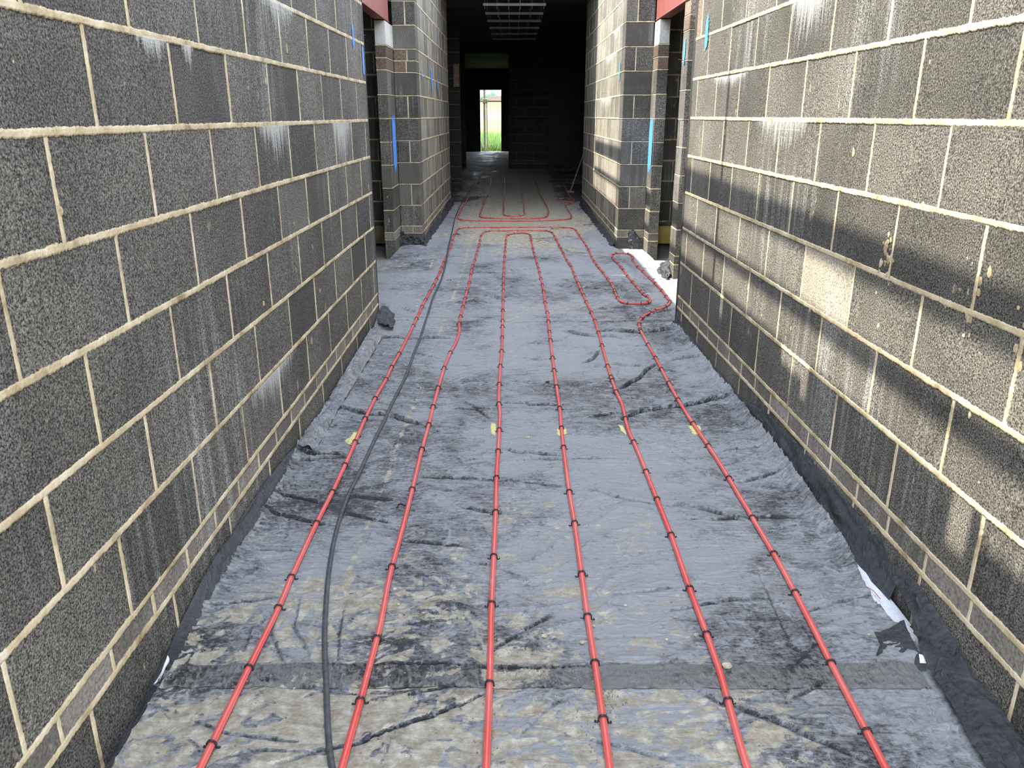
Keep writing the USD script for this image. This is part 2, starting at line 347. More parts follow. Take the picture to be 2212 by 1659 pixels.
def courses(s0, s1, even, odd, pitch, top=15, first=0, zoff=0.0, base=-0.10, last=None, brick0=None, band='c'):
    """Standard rows: foot block, brick band, then block courses of 225 mm. even, odd: a joint position of the even / odd courses."""
    def cut(j0, p, kind):
        n0 = math.floor((s0 - j0) / p)
        js = [j for j in (j0 + p * i for i in range(n0, n0 + int((s1 - s0) / p) + 4)) if s0 + 0.06 < j < s1 - 0.06]
        js = [s0] + js + [s1]
        return [(a, b, kind) for a, b in zip(js[:-1], js[1:])]
    rows = [(base, 0.125 + zoff, cut(odd, pitch, 'b')), (0.125 + zoff, 0.2 + zoff, cut(brick0 if brick0 is not None else even, pitch / 2, band))]
    for k in range(top):
        rows.append((0.2 + zoff + 0.225 * k, 0.2 + zoff + 0.225 * (k + 1), cut(even if k % 2 == 0 else odd, pitch, 'b')))
    return rows


def build_column(name, x0, x1, y0, y1, rows, label=None, parent=None):
    """Pier of courses. rows: (z0, z1, [(fx0, fx1, fy0, fy1, kind)]) with fractions of the footprint."""
    root = parent or thing(name, label, 'wall', kind='structure')
    joints = []
    for (z0, z1, pieces) in rows:
        for (a, b, c, d, kind) in pieces:
            m, nm = {'b': (M_block, 'block'), 'p': (M_pale, 'block'), 'c': (M_cbrick, 'brick'), 'r': (M_rbrick, 'brick'), 'k': (M_pad, 'padstone')}[kind]
            X0, X1, Y0, Y1 = x0 + (x1 - x0) * a, x0 + (x1 - x0) * b, y0 + (y1 - y0) * c, y0 + (y1 - y0) * d
            j = lambda lo: 0.005 if lo else 0.0
            e = rng.uniform(-0.003, 0.003, 4)
            obj(nm, box(X0 + j(a > 0) + e[0] * (a == 0), X1 - j(b < 1) + e[1] * (b == 1), Y0 + j(c > 0) + e[2] * (c == 0), Y1 - j(d < 1), z0 + 0.005, z1 - 0.005, 0.004), m, root)
        joints.append(box(x0 + 0.004, x1 - 0.004, y0 + 0.004, y1 - 0.002, z0 - 0.004, z1 - 0.004, 0.001))
        joints.append(box(x0 - 0.0005, x1 + 0.0005, y0 - 0.0005, y1, z0 - 0.004, z0 + 0.004, 0.001))
    obj('mortar', cat(joints), M_mortar, root)
    return root


# near corridor, left: face at x = -0.928
TOPL = 0.2 + 0.225 * 15 - 0.055
rows = courses(-0.9, 5.30, 1.635, 1.85, 0.4445, 14, brick0=1.52)
z0 = 0.2 + 0.225 * 14
rows.append((z0, TOPL, [(-0.9, -0.2, 'b'), (-0.2, 0.25, 'b'), (0.25, 0.70, 'b'), (0.70, 1.14, 'b'), (1.14, 1.60, 'b'), (1.60, 1.80, ('b', TOPL - 0.07)), (1.80, 1.85, 'b'), (1.85, 1.93, 'gap'),
                        (1.93, 2.38, 'b'), (2.38, 2.80, 'b'), (2.80, 2.96, 'b'), (2.96, 3.01, 'gap'), (3.01, 3.27, ('b', TOPL - 0.085)), (3.27, 3.72, 'b'), (3.72, 4.19, 'b'), (4.19, 4.235, 'gap'), (4.235, 4.70, 'b'), (4.70, 5.30, 'b')]))
build_wall('wall_left', (-0.928, 0), (0, 1), (1, 0), rows, label='near left corridor wall of dark concrete blocks over a brick band')

# near corridor, right: face at x = 1.174 - 0.0135 y
ur = np.array([-0.0135, 1.0]); ur /= np.linalg.norm(ur)
rows = courses(-0.9, 5.17, 2.16, 1.926, 0.444, 15, zoff=0.014, brick0=1.915)
for k, (za, zb, pcs) in enumerate(rows):
    if abs(za - 0.664) < 0.01:
        rows[k] = (za, zb, [(a, b, 'p' if abs(a - 2.604) < 0.02 else c) for a, b, c in pcs])
    if za > 1.75 and za < 2.3:
        a = pcs[-1][0]
        rows[k] = (za, zb, pcs[:-1] + [(a, 5.05, 'b'), (5.05, 5.17, 'r')])
build_wall('wall_right', (1.174, 0), ur, (-ur[1], ur[0]), rows, label='near right corridor wall of dark concrete blocks over a brick band')

# far corridor walls
FAR_END = 13.0
rows = courses(8.68, FAR_END, 8.9, 9.12, 0.444, 15, zoff=0.0)
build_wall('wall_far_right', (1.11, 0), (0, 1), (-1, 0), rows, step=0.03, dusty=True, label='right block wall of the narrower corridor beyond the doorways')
rows = courses(8.99, FAR_END, 9.1, 9.32, 0.444, 15)
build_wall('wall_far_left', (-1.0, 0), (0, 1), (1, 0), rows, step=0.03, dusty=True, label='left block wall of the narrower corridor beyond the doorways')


def pier_rows(split, kinds=None, n=15, axis='x', special=None):
    out = [(-0.1, 0.125, [(0, 1, 0, 1, 'b')]), (0.125, 0.2, [(0, split, 0, 1, 'c'), (split, 1, 0, 1, 'c')] if axis == 'x' else [(0, 1, 0, 1, 'c')])]
    for k in range(n):
        za, zb = 0.2 + 0.225 * k, 0.2 + 0.225 * (k + 1)
        if special and k in special:
            out += special[k](za, zb)
        elif axis == 'x':
            out.append((za, zb, [(0, 1, 0, 1, 'b')] if k % 2 == 0 else [(0, split, 0, 1, 'b'), (split, 1, 0, 1, 'b')]))
        else:
            out.append((za, zb, [(0, 1, 0, 1, 'b')] if k % 2 else [(0, 1, 0, 0.5, 'b'), (0, 1, 0.5, 1, 'b')]))
    return out


bricks2 = lambda za, zb: [(za, (za + zb) / 2, [(0, 1, 0, 1, 'r')]), ((za + zb) / 2, zb, [(0, 1, 0, 1, 'r')])]
pad = lambda za, zb: [(za, zb, [(0, 1, 0, 1, 'k')])]
half_brick = lambda za, zb: [(za, (za + zb) / 2, [(0, 0.55, 0, 1, 'r'), (0.55, 1, 0, 1, 'b')]), ((za + zb) / 2, zb, [(0, 0.6, 0, 1, 'r'), (0.6, 1, 0, 1, 'b')])]
build_column('wall_pier_left', -1.233, -1.0, 8.77, 8.99, pier_rows(0.56, special={7: half_brick}), 'left block pier facing the camera beside the left doorway')
build_column('wall_pier_right', 1.11, 1.394, 8.46, 8.68, pier_rows(0.40), 'right block pier facing the camera beside the right doorway')
build_column('wall_jamb_left', -1.338, -1.233, 8.27, 8.77, pier_rows(0.5, axis='y', special={7: bricks2, 8: pad}, n=9), 'far jamb of the left doorway with padstone and blue stripe')
build_column('wall_jamb_right', 1.394, 1.50, 8.18, 8.46, pier_rows(0.5, axis='y', special={7: bricks2, 8: pad}, n=9), 'far jamb of the right doorway with padstone and blue stripe')
near = pier_rows(0.5, axis='q', special={8: bricks2, 9: bricks2}, n=15)
near = [(a, b, [(0, 0.45, 0, 1, 'r' if c[0][4] == 'r' else 'b'), (0.45, 1, 0, 1, c[0][4])] if i % 2 else c) for i, (a, b, c) in enumerate(near)]
build_column('wall_jamb_near', 1.40, 1.62, 6.82, 7.05, near, 'near jamb of the right doorway, sunlit on its corridor side')

# lobby walls that are hidden from here or only seen as edges, and the walls above the doorways
struct = lambda name, b, m, label: obj(name, box(*b), m, None, label=label, cat='wall', kind='structure')
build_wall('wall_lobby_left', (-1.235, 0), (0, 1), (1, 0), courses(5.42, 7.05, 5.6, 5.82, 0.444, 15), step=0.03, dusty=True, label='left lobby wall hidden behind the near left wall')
struct('trim_1', (-1.335, -1.236, 5.43, 8.20, 3.58, 3.665), M_timber, 'added timber plate atop the left lobby wall, placing the edge of its shadow')  # unseen plate, added to raise the wall top and shift its shadow edge
struct('wall_return_left', (-1.235, -0.94, 5.31, 5.41, -0.1, 3.565), M_dark, 'return of the near left wall')
struct('wall_above_left', (-1.333, -1.238, 7.06, 8.77, 2.44, 3.575), M_block, 'blockwork above the left doorway')
struct('wall_above_right', (1.398, 1.50, 7.05, 8.46, 2.44, 3.58), M_block, 'blockwork above the right doorway')
struct('wall_return_right', (1.115, 1.72, 5.18, 5.28, -0.1, 3.58), M_dark, 'return of the near right wall')
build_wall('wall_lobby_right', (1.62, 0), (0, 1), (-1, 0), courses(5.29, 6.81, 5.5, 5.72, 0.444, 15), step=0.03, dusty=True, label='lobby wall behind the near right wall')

# rooms behind the doorways
for sgn, side, x0, x1 in ((-1, 'left', -3.6, -1.338), (1, 'right', 1.50, 3.8)):
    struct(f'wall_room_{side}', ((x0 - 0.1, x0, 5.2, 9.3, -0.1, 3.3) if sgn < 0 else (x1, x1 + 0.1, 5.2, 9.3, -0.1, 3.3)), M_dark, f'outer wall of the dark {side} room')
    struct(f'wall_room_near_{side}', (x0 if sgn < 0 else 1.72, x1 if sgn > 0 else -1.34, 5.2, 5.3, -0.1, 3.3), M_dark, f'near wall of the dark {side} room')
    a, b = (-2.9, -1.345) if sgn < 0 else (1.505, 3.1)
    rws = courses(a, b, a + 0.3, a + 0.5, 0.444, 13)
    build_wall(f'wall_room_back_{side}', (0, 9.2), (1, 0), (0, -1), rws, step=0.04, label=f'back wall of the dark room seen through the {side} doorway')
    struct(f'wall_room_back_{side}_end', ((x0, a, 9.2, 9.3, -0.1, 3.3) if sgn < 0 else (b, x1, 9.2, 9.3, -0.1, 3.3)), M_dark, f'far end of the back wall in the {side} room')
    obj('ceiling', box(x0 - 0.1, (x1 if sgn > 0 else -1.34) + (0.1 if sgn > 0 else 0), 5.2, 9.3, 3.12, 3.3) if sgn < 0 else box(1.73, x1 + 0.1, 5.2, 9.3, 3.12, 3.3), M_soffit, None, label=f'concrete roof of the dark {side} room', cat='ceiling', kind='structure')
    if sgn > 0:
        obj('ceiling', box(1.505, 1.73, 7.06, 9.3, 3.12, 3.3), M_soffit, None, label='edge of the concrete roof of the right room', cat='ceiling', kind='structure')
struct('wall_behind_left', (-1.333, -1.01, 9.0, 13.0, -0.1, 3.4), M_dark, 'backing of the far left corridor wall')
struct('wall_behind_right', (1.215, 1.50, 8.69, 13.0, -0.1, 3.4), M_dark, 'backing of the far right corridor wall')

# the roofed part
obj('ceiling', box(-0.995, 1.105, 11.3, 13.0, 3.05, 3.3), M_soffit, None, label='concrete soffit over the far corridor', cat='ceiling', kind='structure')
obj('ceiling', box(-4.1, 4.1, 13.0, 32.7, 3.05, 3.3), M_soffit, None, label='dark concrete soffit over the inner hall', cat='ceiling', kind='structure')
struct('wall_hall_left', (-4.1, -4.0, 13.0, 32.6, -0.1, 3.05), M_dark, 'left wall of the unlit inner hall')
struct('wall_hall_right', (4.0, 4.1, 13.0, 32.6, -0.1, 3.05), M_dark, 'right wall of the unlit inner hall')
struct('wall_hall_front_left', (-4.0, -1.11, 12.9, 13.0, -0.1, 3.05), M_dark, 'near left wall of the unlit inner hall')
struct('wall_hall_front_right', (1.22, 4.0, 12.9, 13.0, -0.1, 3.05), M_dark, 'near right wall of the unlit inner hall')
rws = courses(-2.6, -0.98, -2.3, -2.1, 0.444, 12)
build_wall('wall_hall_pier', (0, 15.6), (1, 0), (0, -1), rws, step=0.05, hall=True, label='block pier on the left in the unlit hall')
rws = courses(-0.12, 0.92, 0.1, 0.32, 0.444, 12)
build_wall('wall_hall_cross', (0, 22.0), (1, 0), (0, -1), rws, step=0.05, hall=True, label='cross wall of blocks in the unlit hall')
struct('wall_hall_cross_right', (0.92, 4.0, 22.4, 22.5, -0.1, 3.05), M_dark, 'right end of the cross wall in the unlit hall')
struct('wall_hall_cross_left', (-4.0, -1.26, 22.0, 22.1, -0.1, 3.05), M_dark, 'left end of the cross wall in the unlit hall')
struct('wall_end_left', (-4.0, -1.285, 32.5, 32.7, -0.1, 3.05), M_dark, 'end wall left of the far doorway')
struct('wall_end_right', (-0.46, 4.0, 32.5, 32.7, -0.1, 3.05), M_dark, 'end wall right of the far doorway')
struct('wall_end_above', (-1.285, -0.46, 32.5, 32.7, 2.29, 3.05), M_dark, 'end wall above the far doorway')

# ------------------------------------------------------------------ pipes: traced paths (pixels on the floor plane)
PIPE_Z, PIPE_R = 0.0095, 0.0085
loops = {
    'outer': [(428, 1670), (454, 1616), (537, 1446), (600, 1318), (631, 1244), (684, 1130), (717.8, 1064), (744.7, 1007), (767.7, 954.6), (789, 904.7), (809.8, 861.8), (834.2, 818.8), (846.7, 791.9), (862, 764.7), (892.4, 704.3), (911.9, 662.2), (929, 629.7), (943, 603), (954, 578.7), (962.7, 556.8), (972.4, 538), (978, 520), (981, 508), (985, 499.6), (991, 494.9), (1002, 492.5), (1033, 491), (1088, 491), (1150, 490.6), (1200, 490.6), (1217, 491.5), (1236.8, 493.3), (1244, 497.9), (1251, 508.7), (1262, 524), (1271, 539.5), (1278.4, 555.7), (1289, 573), (1303.7, 590), (1312.7, 602.7), (1321, 613.6), (1327, 626), (1331.7, 639), (1337, 648.5), (1347, 654), (1360, 656), (1385, 656), (1399.5, 654.6), (1405.5, 649.8), (1402, 642.5), (1392, 637), (1379.7, 625), (1368.8, 611.8), (1356, 597), (1341.7, 577.4), (1330.8, 564.8), (1322.4, 556), (1321, 550.5), (1331, 547.6), (1345, 547), (1358, 548.2), (1365, 553), (1367, 563), (1374, 573), (1388.7, 586.5), (1403, 601), (1417.6, 615), (1430, 628), (1439, 640.7), (1446.4, 650.2), (1444.5, 657), (1434, 664), (1414, 671.5), (1397.7, 678.7), (1385, 688), (1380.6, 699), (1383.5, 714), (1395, 736), (1411.6, 765), (1427.8, 795.8), (1443, 824.8), (1464, 862.7), (1484, 895), (1498.4, 917), (1529, 962), (1573, 1031), (1626, 1120), (1672, 1197), (1715.4, 1276.5), (1794.9, 1433), (1874, 1584.7), (1918, 1670)],
    'middle': [(735.5, 1670), (779, 1513), (813.4, 1385), (847, 1224), (873, 1128.6), (890.5, 1058.6), (911.8, 969.9), (926.5, 917), (935.4, 879.8), (947, 837), (960, 793.8), (972.8, 762), (986.7, 735.6), (991.4, 720), (991.8, 699.6), (995, 683), (1000, 663), (1008.5, 629.7), (1014, 610), (1019, 582), (1025.4, 562), (1030.9, 543.4), (1035, 528.6), (1038.7, 510), (1042, 504), (1050.5, 500.7), (1064.6, 499), (1119, 498), (1150, 498), (1182, 499), (1192.5, 502.4), (1198, 510.5), (1207.9, 530.4), (1217, 546.7), (1225, 563), (1234, 576.5), (1243, 599), (1248.6, 610.9), (1254.9, 626), (1266.6, 652.5), (1277.5, 675), (1284.7, 693), (1292.9, 719.4), (1300.4, 746), (1307.6, 772), (1313, 792), (1320, 814.8), (1331, 846.5), (1342.9, 871.8), (1350, 899), (1353.7, 917), (1361, 938.7), (1369, 955), (1388, 1000), (1411.6, 1060), (1449.5, 1155.7), (1489, 1269), (1526, 1368.7), (1552, 1442.7), (1573, 1515), (1599, 1608.7), (1618, 1670)],
    'inner': [(1050, 1670), (1057.8, 1482), (1062, 1309), (1066.8, 1200.8), (1071, 1107), (1072.5, 1033.5), (1076, 976.6), (1078.5, 929), (1080, 894), (1077.3, 866), (1078.5, 831), (1081, 789.9), (1083.9, 758), (1084.8, 729.7), (1085.4, 706), (1086.4, 669.6), (1087, 640), (1087.6, 600), (1088.4, 579.5), (1090, 554.4), (1091.5, 535.6), (1092.8, 522), (1093.3, 512), (1097, 507.5), (1108.5, 504.7), (1125.7, 503.5), (1139.8, 504.6), (1146, 509), (1147.8, 520), (1150.8, 537), (1156.3, 556), (1160.2, 570), (1163.3, 579.5), (1168.3, 601.4), (1174.3, 629.7), (1177.4, 653), (1182, 675), (1186.7, 717), (1193.4, 772.5), (1197, 799.4), (1202, 834), (1208.9, 881), (1213, 926), (1217.7, 968.7), (1230, 1063.6), (1241, 1128.6), (1257, 1242), (1269, 1329), (1285, 1430), (1304, 1560), (1319, 1670)],
}
far_loops = {
    'far outer': [(1033, 384), (1024, 403), (1016.5, 416), (1007, 435), (995.9, 454), (990.3, 466.6), (988.5, 472.5), (997.5, 475.5), (1026, 476.9), (1092, 477), (1171.5, 477), (1219, 474.8), (1234.8, 470.5), (1231.6, 461.8), (1225, 452), (1221, 445), (1228.5, 441), (1250.6, 435.7)],
    'far middle': [(1060, 385), (1056, 414), (1048, 430), (1041.8, 447.6), (1037, 463), (1036, 468), (1045, 470.5), (1092, 472), (1147.8, 472), (1171.5, 470.8), (1182.6, 466), (1182.6, 450.8), (1174.7, 435), (1166.8, 420.7), (1162.8, 409.6), (1157, 390)],
    'far inner': [(1090, 384), (1090, 419), (1087.7, 438), (1087.3, 457), (1087, 463.4), (1093, 466), (1113, 467.4), (1128.8, 465.8), (1132.8, 461.8), (1130.4, 442.8), (1126.4, 419), (1122, 392)],
    'far small': [(1196, 400), (1200, 414), (1206, 429), (1208, 433), (1219, 434.8), (1234, 434.8), (1239, 432.6), (1231.6, 423.9), (1225, 412.8), (1217, 398)],
}
clip_px = {
    'outer': [(454, 1616), (537, 1446), (600, 1318), (631, 1244), (684, 1130), (717.8, 1064), (744.7, 1007), (767.7, 954.6), (789, 904.7), (809.8, 861.8), (834.2, 818.8), (846.7, 791.9), (862, 764.7), (892.4, 704.3), (900.2, 687.7), (911.9, 662.2), (921, 647), (929, 629.7), (936.4, 615.5), (943, 603), (949, 588), (954, 578.7), (958, 567.7), (972.4, 538), (975.2, 529), (978, 520), (980.5, 509), (991, 494.9), (1012, 492), (1026, 491.5), (1045, 491), (1062, 491), (1088, 491), (1125, 491), (1166, 490.6), (1188, 490.6), (1217, 491.5), (1244, 499), (1251, 508.7), (1262, 524), (1267, 532), (1271, 539.5), (1278.4, 555.7), (1284, 564), (1289, 573), (1295, 580), (1303.7, 590), (1312.7, 602.7), (1321, 613.6), (1327, 626), (1331, 632), (1333, 643), (1358, 656), (1384, 656), (1397, 654.6), (1395, 640), (1390, 635), (1386, 630), (1375, 620), (1366, 609), (1356, 597), (1346, 583), (1340, 577), (1334, 570), (1328, 562), (1324, 557), (1331, 547.6), (1345, 547), (1356, 548), (1365, 556), (1366.5, 563), (1380, 577), (1389, 587), (1403, 601), (1416, 613), (1430, 628), (1439, 640.7), (1446, 652), (1436, 662), (1414, 671.5), (1402, 676), (1384, 689), (1379.5, 700), (1382.5, 712), (1384.5, 716), (1399.8, 744.3), (1416, 773), (1429.7, 798.6), (1444, 827.5), (1465, 864.6), (1496.3, 914), (1530, 963.5), (1574.8, 1034.8), (1626, 1120), (1673, 1198), (1716, 1277.5), (1795, 1433), (1874, 1584.7)],
    'middle': [(779, 1513), (813.4, 1385), (847, 1224), (890.5, 1058.6), (911.8, 969.9), (926.5, 917), (935.4, 879.8), (947, 837), (960, 793.8), (972.8, 762), (991.6, 699.6), (995, 683), (1000, 663), (1004.5, 645), (1008.5, 629.7), (1014, 610), (1016.8, 594), (1019, 582), (1022, 573), (1025.4, 562), (1028.5, 551), (1030.9, 543.4), (1033, 535.6), (1035, 528.6), (1036.7, 520), (1038.7, 510), (1050, 501), (1057, 500), (1078, 498.6), (1116, 498), (1141, 498), (1148, 498), (1180, 499), (1194, 503), (1198, 510.5), (1202.4, 517.8), (1207.9, 530.4), (1212, 538), (1217, 546.7), (1225, 563), (1229, 571), (1234, 576.5), (1240.4, 590), (1243, 599), (1248.6, 610.9), (1254.9, 626), (1260.3, 637), (1266.6, 652.5), (1277.5, 675), (1284.7, 693), (1292.9, 719.5), (1300, 746), (1312.5, 791), (1320, 814), (1322, 823), (1331, 847), (1350.6, 905.6), (1369, 956.8), (1398, 1018), (1417.8, 1076.5), (1449.5, 1155.7), (1489, 1269), (1526, 1368.7), (1573, 1515)],
    'inner': [(1057.8, 1482), (1062, 1309), (1066.8, 1200.8), (1071, 1107), (1072.5, 1033.5), (1076, 976.6), (1078.5, 929), (1077.3, 872), (1078.5, 831), (1081, 789.9), (1083.9, 758), (1084.8, 729.7), (1085.4, 706), (1085.8, 691.8), (1086.4, 670), (1086.6, 651), (1087.3, 627), (1087.6, 614), (1087.6, 600), (1087.8, 590.5), (1088.4, 579.5), (1088.6, 567.7), (1090, 554.4), (1090.8, 543.4), (1092, 535.6), (1092.8, 527.8), (1093, 520), (1096, 508), (1111, 504.5), (1127, 503.5), (1146, 509), (1147, 513), (1147.8, 520), (1150.8, 537), (1153, 546.6), (1156.3, 556), (1160.2, 570), (1163.3, 579.5), (1166, 588.9), (1168.3, 601.4), (1171, 615.5), (1174.3, 629.7), (1177.4, 653), (1182, 675), (1185.6, 694), (1186.7, 717), (1188.6, 734.5), (1193.4, 772.5), (1197, 799.4), (1202, 834), (1208.9, 881), (1213, 926), (1217.7, 968.7), (1230, 1063.6), (1241, 1128.6), (1257, 1242), (1269, 1329), (1285, 1430), (1304, 1560)],
}
cable_px = [(720, 1670), (717.7, 1659), (710.5, 1601.5), (705, 1475), (701.4, 1385), (703, 1330.8), (712.3, 1222.5), (726.7, 1146.6), (741, 1099.7), (755, 1064), (777.4, 1019.8), (803.7, 961.5), (830, 908.9), (841, 884), (862, 842), (877, 811.9), (893.8, 764.7), (906.3, 734), (916, 703.8), (927, 670.5), (936.8, 640), (951.7, 607.7), (958, 588.9), (964, 565), (966.6, 552.9), (969, 534), (973.7, 515), (978.4, 491.7), (983, 471), (991, 451), (997.5, 438), (1013, 414), (1029, 392), (1036, 383)]


def smooth_path(px, z, step=0.02):
    p = floor_pt(*np.array(px).T, z=z)
    d = np.r_[0, np.cumsum(np.linalg.norm(np.diff(p, axis=0), axis=1))]
    from scipy.interpolate import PchipInterpolator
    s = np.linspace(0, d[-1], max(8, int(d[-1] / step)))
    q = np.stack([PchipInterpolator(d, p[:, 0])(s), PchipInterpolator(d, p[:, 1])(s)], -1)
    for _ in range(3):
        q[1:-1] = 0.25 * q[:-2] + 0.5 * q[1:-1] + 0.25 * q[2:]
    return q


def extend(q, dist=0.5):
    d = q[0] - q[2]; d /= np.linalg.norm(d)
    e = q[-1] - q[-3]; e /= np.linalg.norm(e)
    n = int(dist / 0.05)
    return np.vstack([[q[0] + d * 0.05 * i for i in range(n, 0, -1)], q, [q[-1] + e * 0.05 * i for i in range(1, n + 1)]])


paths = {k: extend(smooth_path(v, PIPE_Z)) for k, v in loops.items()}
paths |= {k: smooth_path(v, PIPE_Z, 0.04) for k, v in far_loops.items()}
cable = extend(smooth_path(cable_px, 0.008), 0.4)
pipe_tree = cKDTree(np.vstack(list(paths.values()) + [cable]))

# ------------------------------------------------------------------ membrane floor
creases_px = [
    ([(1096, 869), (1135, 869), (1145, 873.7), (1227, 875)], 5), ([(990, 883), (1072, 885)], 4),
    ([(1088, 970), (1116, 976.6), (1208, 984.5)], 6), ([(1167, 991), (1211, 992), (1338, 992)], 6),
    ([(904, 1030), (1028, 1035), (1085, 1040), (1192, 1049)], 4), ([(1281, 1060), (1338, 1074.7), (1398, 1084), (1433, 1090), (1500, 1098)], 7),
    ([(1357, 899), (1385, 888), (1464, 880), (1500, 872), (1570, 860)], 12), ([(1301, 716), (1350, 717), (1381, 720), (1408, 719), (1448, 715)], 12),
    ([(1229, 720), (1290, 728), (1317.5, 727), (1337, 731.6)], 10), ([(1339, 839), (1381, 816), (1393.5, 801), (1415, 788.6)], 10),
    ([(1261, 784), (1278, 776), (1292, 760)], 8), ([(1451, 779.6), (1489, 774), (1514.6, 778.7)], 8), ([(1317.5, 785), (1353.7, 790), (1388, 792)], 6),
    ([(1276, 902.5), (1326.6, 895)], 7), ([(716, 875.6), (766, 889.5), (799.6, 895), (838, 898), (877, 909), (905, 917)], 12),
    ([(600, 1068), (650, 1078), (697, 1089)], 7), ([(755, 1072), (849.5, 1080.7)], 6), ([(816, 730), (880, 733), (963, 731.5)], 9),
    ([(655, 978), (700, 986), (744, 984)], 9), ([(653, 997), (700, 992), (755, 988)], 8), ([(577, 1103), (624, 1118), (707, 1132)], 6), ([(750, 1109), (844, 1128.6)], 5),
    ([(866, 1166.5), (999, 1179)], 6), ([(449, 1311), (544, 1298), (606, 1287)], 6),
    ([(606, 1645), (689, 1619.6), (767.5, 1606), (869, 1566), (941, 1543.5), (1047, 1497.7)], 10),
    ([(1072, 1399), (1144, 1356), (1198.5, 1323.5)], 7), ([(700, 1440), (950, 1434), (1000, 1439), (1058, 1442.7), (1075, 1441), (1260, 1441), (1307, 1435), (1397, 1433.6)], 8),
    ([(1321, 1284), (1375, 1278), (1462, 1266)], 5), ([(1451, 1318), (1530.7, 1302), (1599, 1291)], 5), ([(1429.6, 1087), (1505, 1096), (1599, 1121)], 7), ([(1000, 1096), (1061, 1107)], 6),
    ([(1708, 1332), (1780, 1308), (1901, 1286)], 5), ([(1496, 1481), (1559, 1520), (1588, 1524.5), (1689, 1563), (1785, 1606), (1881.5, 1650)], 9), ([(1713, 1505), (1780, 1471)], 6),
    ([(1066, 556), (1200, 555)], 7), ([(1093, 586.5), (1143, 582), (1158.6, 579.5), (1200, 577)], 7), ([(994, 590.5), (1080, 590.5)], 6),
    ([(950, 658.7), (1006.6, 654), (1033, 648.5), (1080, 645), (1097.5, 641), (1119, 640)], 7), ([(900, 637.5), (920, 640.6), (967, 640.6)], 6), ([(900, 585), (944, 586)], 6), ([(903, 556), (1002, 555)], 6),
    ([(945, 628), (982, 620)], 5), ([(1204, 580), (1271, 580)], 6), ([(1197, 617), (1247.6, 620.8), (1321.8, 626), (1368.8, 629)], 7), ([(1293, 668), (1356, 666)], 6), ([(1390.5, 684), (1453.8, 668)], 9),
    ([(1379.7, 599), (1426.7, 605.5)], 6), ([(1150, 555), (1193, 555)], 5), ([(820, 660), (870, 668), (912, 678)], 8), ([(1620, 1118), (1700, 1117)], 6), ([(1540, 1120), (1610, 1118)], 5),
    ([(850, 1170), (905, 1150)], 4), ([(560, 1190), (700, 1192)], 4), ([(1000, 1210), (1060, 1222), (1130, 1245)], 4), ([(1640, 970), (1560, 975)], 7), ([(1700, 1020), (1600, 1040)], 5),
    ([(640, 1480), (700, 1492), (780, 1500)], 5), ([(430, 1560), (500, 1585), (560, 1590), (640, 1602)], 6), ([(1290, 1600), (1370, 1618), (1450, 1642)], 6), ([(880, 1505), (960, 1488), (1010, 1462)], 5), ([(1560, 1560), (1590, 1600), (1600, 1650)], 5), ([(420, 1500), (520, 1478), (600, 1470)], 6), ([(480, 1640), (560, 1620), (690, 1625)], 5), ([(1110, 1600), (1180, 1530), (1240, 1500)], 4), ([(620, 1440), (590, 1370), (600, 1330)], 5), ([(670, 1410), (640, 1360), (650, 1300)], 6), ([(735, 1430), (738, 1370), (748, 1310)], 6), ([(530, 1410), (550, 1360), (580, 1330)], 5), ([(1712, 1440), (1760, 1392), (1720, 1330)], 5), ([(1640, 1250), (1700, 1390), (1780, 1440)], 5), ([(560, 1060), (520, 1150)], 4), ([(1010, 870), (1060, 905)], 4),
]
def longer(p, k=0.22):
    d = p[-1] - p[0]; L = np.linalg.norm(d)
    return np.vstack([p[:1] - (p[1] - p[0]) / np.linalg.norm(p[1] - p[0]) * L * k, p, p[-1:] + (p[-1] - p[-2]) / np.linalg.norm(p[-1] - p[-2]) * L * k])


creases = [(longer(floor_pt(*np.array(c).T)), a * (0.0010 if c[0][1] > 1150 else 0.0014)) for c, a in creases_px]
cr = np.random.default_rng(11)
for _ in range(340):
    Y = 1.0 + 9.0 * cr.random() ** 1.1
    x = cr.uniform(-0.88, 1.08); ln = cr.uniform(0.05, 0.22) * (0.8 + 0.12 * Y); th = cr.normal(0, 0.30) if cr.random() < 0.75 else cr.uniform(-1.5, 1.5)
    if cr.random() < 0.3:   # more folds beside the walls
        x = cr.choice([-0.84, 1.03]) + cr.normal(0, 0.05); ln *= 0.8; th = cr.normal(0, 0.7)
    t = np.linspace(-1, 1, 5)
    creases.append((np.stack([x + ln * t * math.cos(th) + cr.normal(0, 0.012) * t ** 2, Y + ln * t * math.sin(th) + cr.normal(0, 0.02) * t ** 2 + cr.normal(0, 0.006, 5)], -1), cr.uniform(0.0012, 0.0032)))


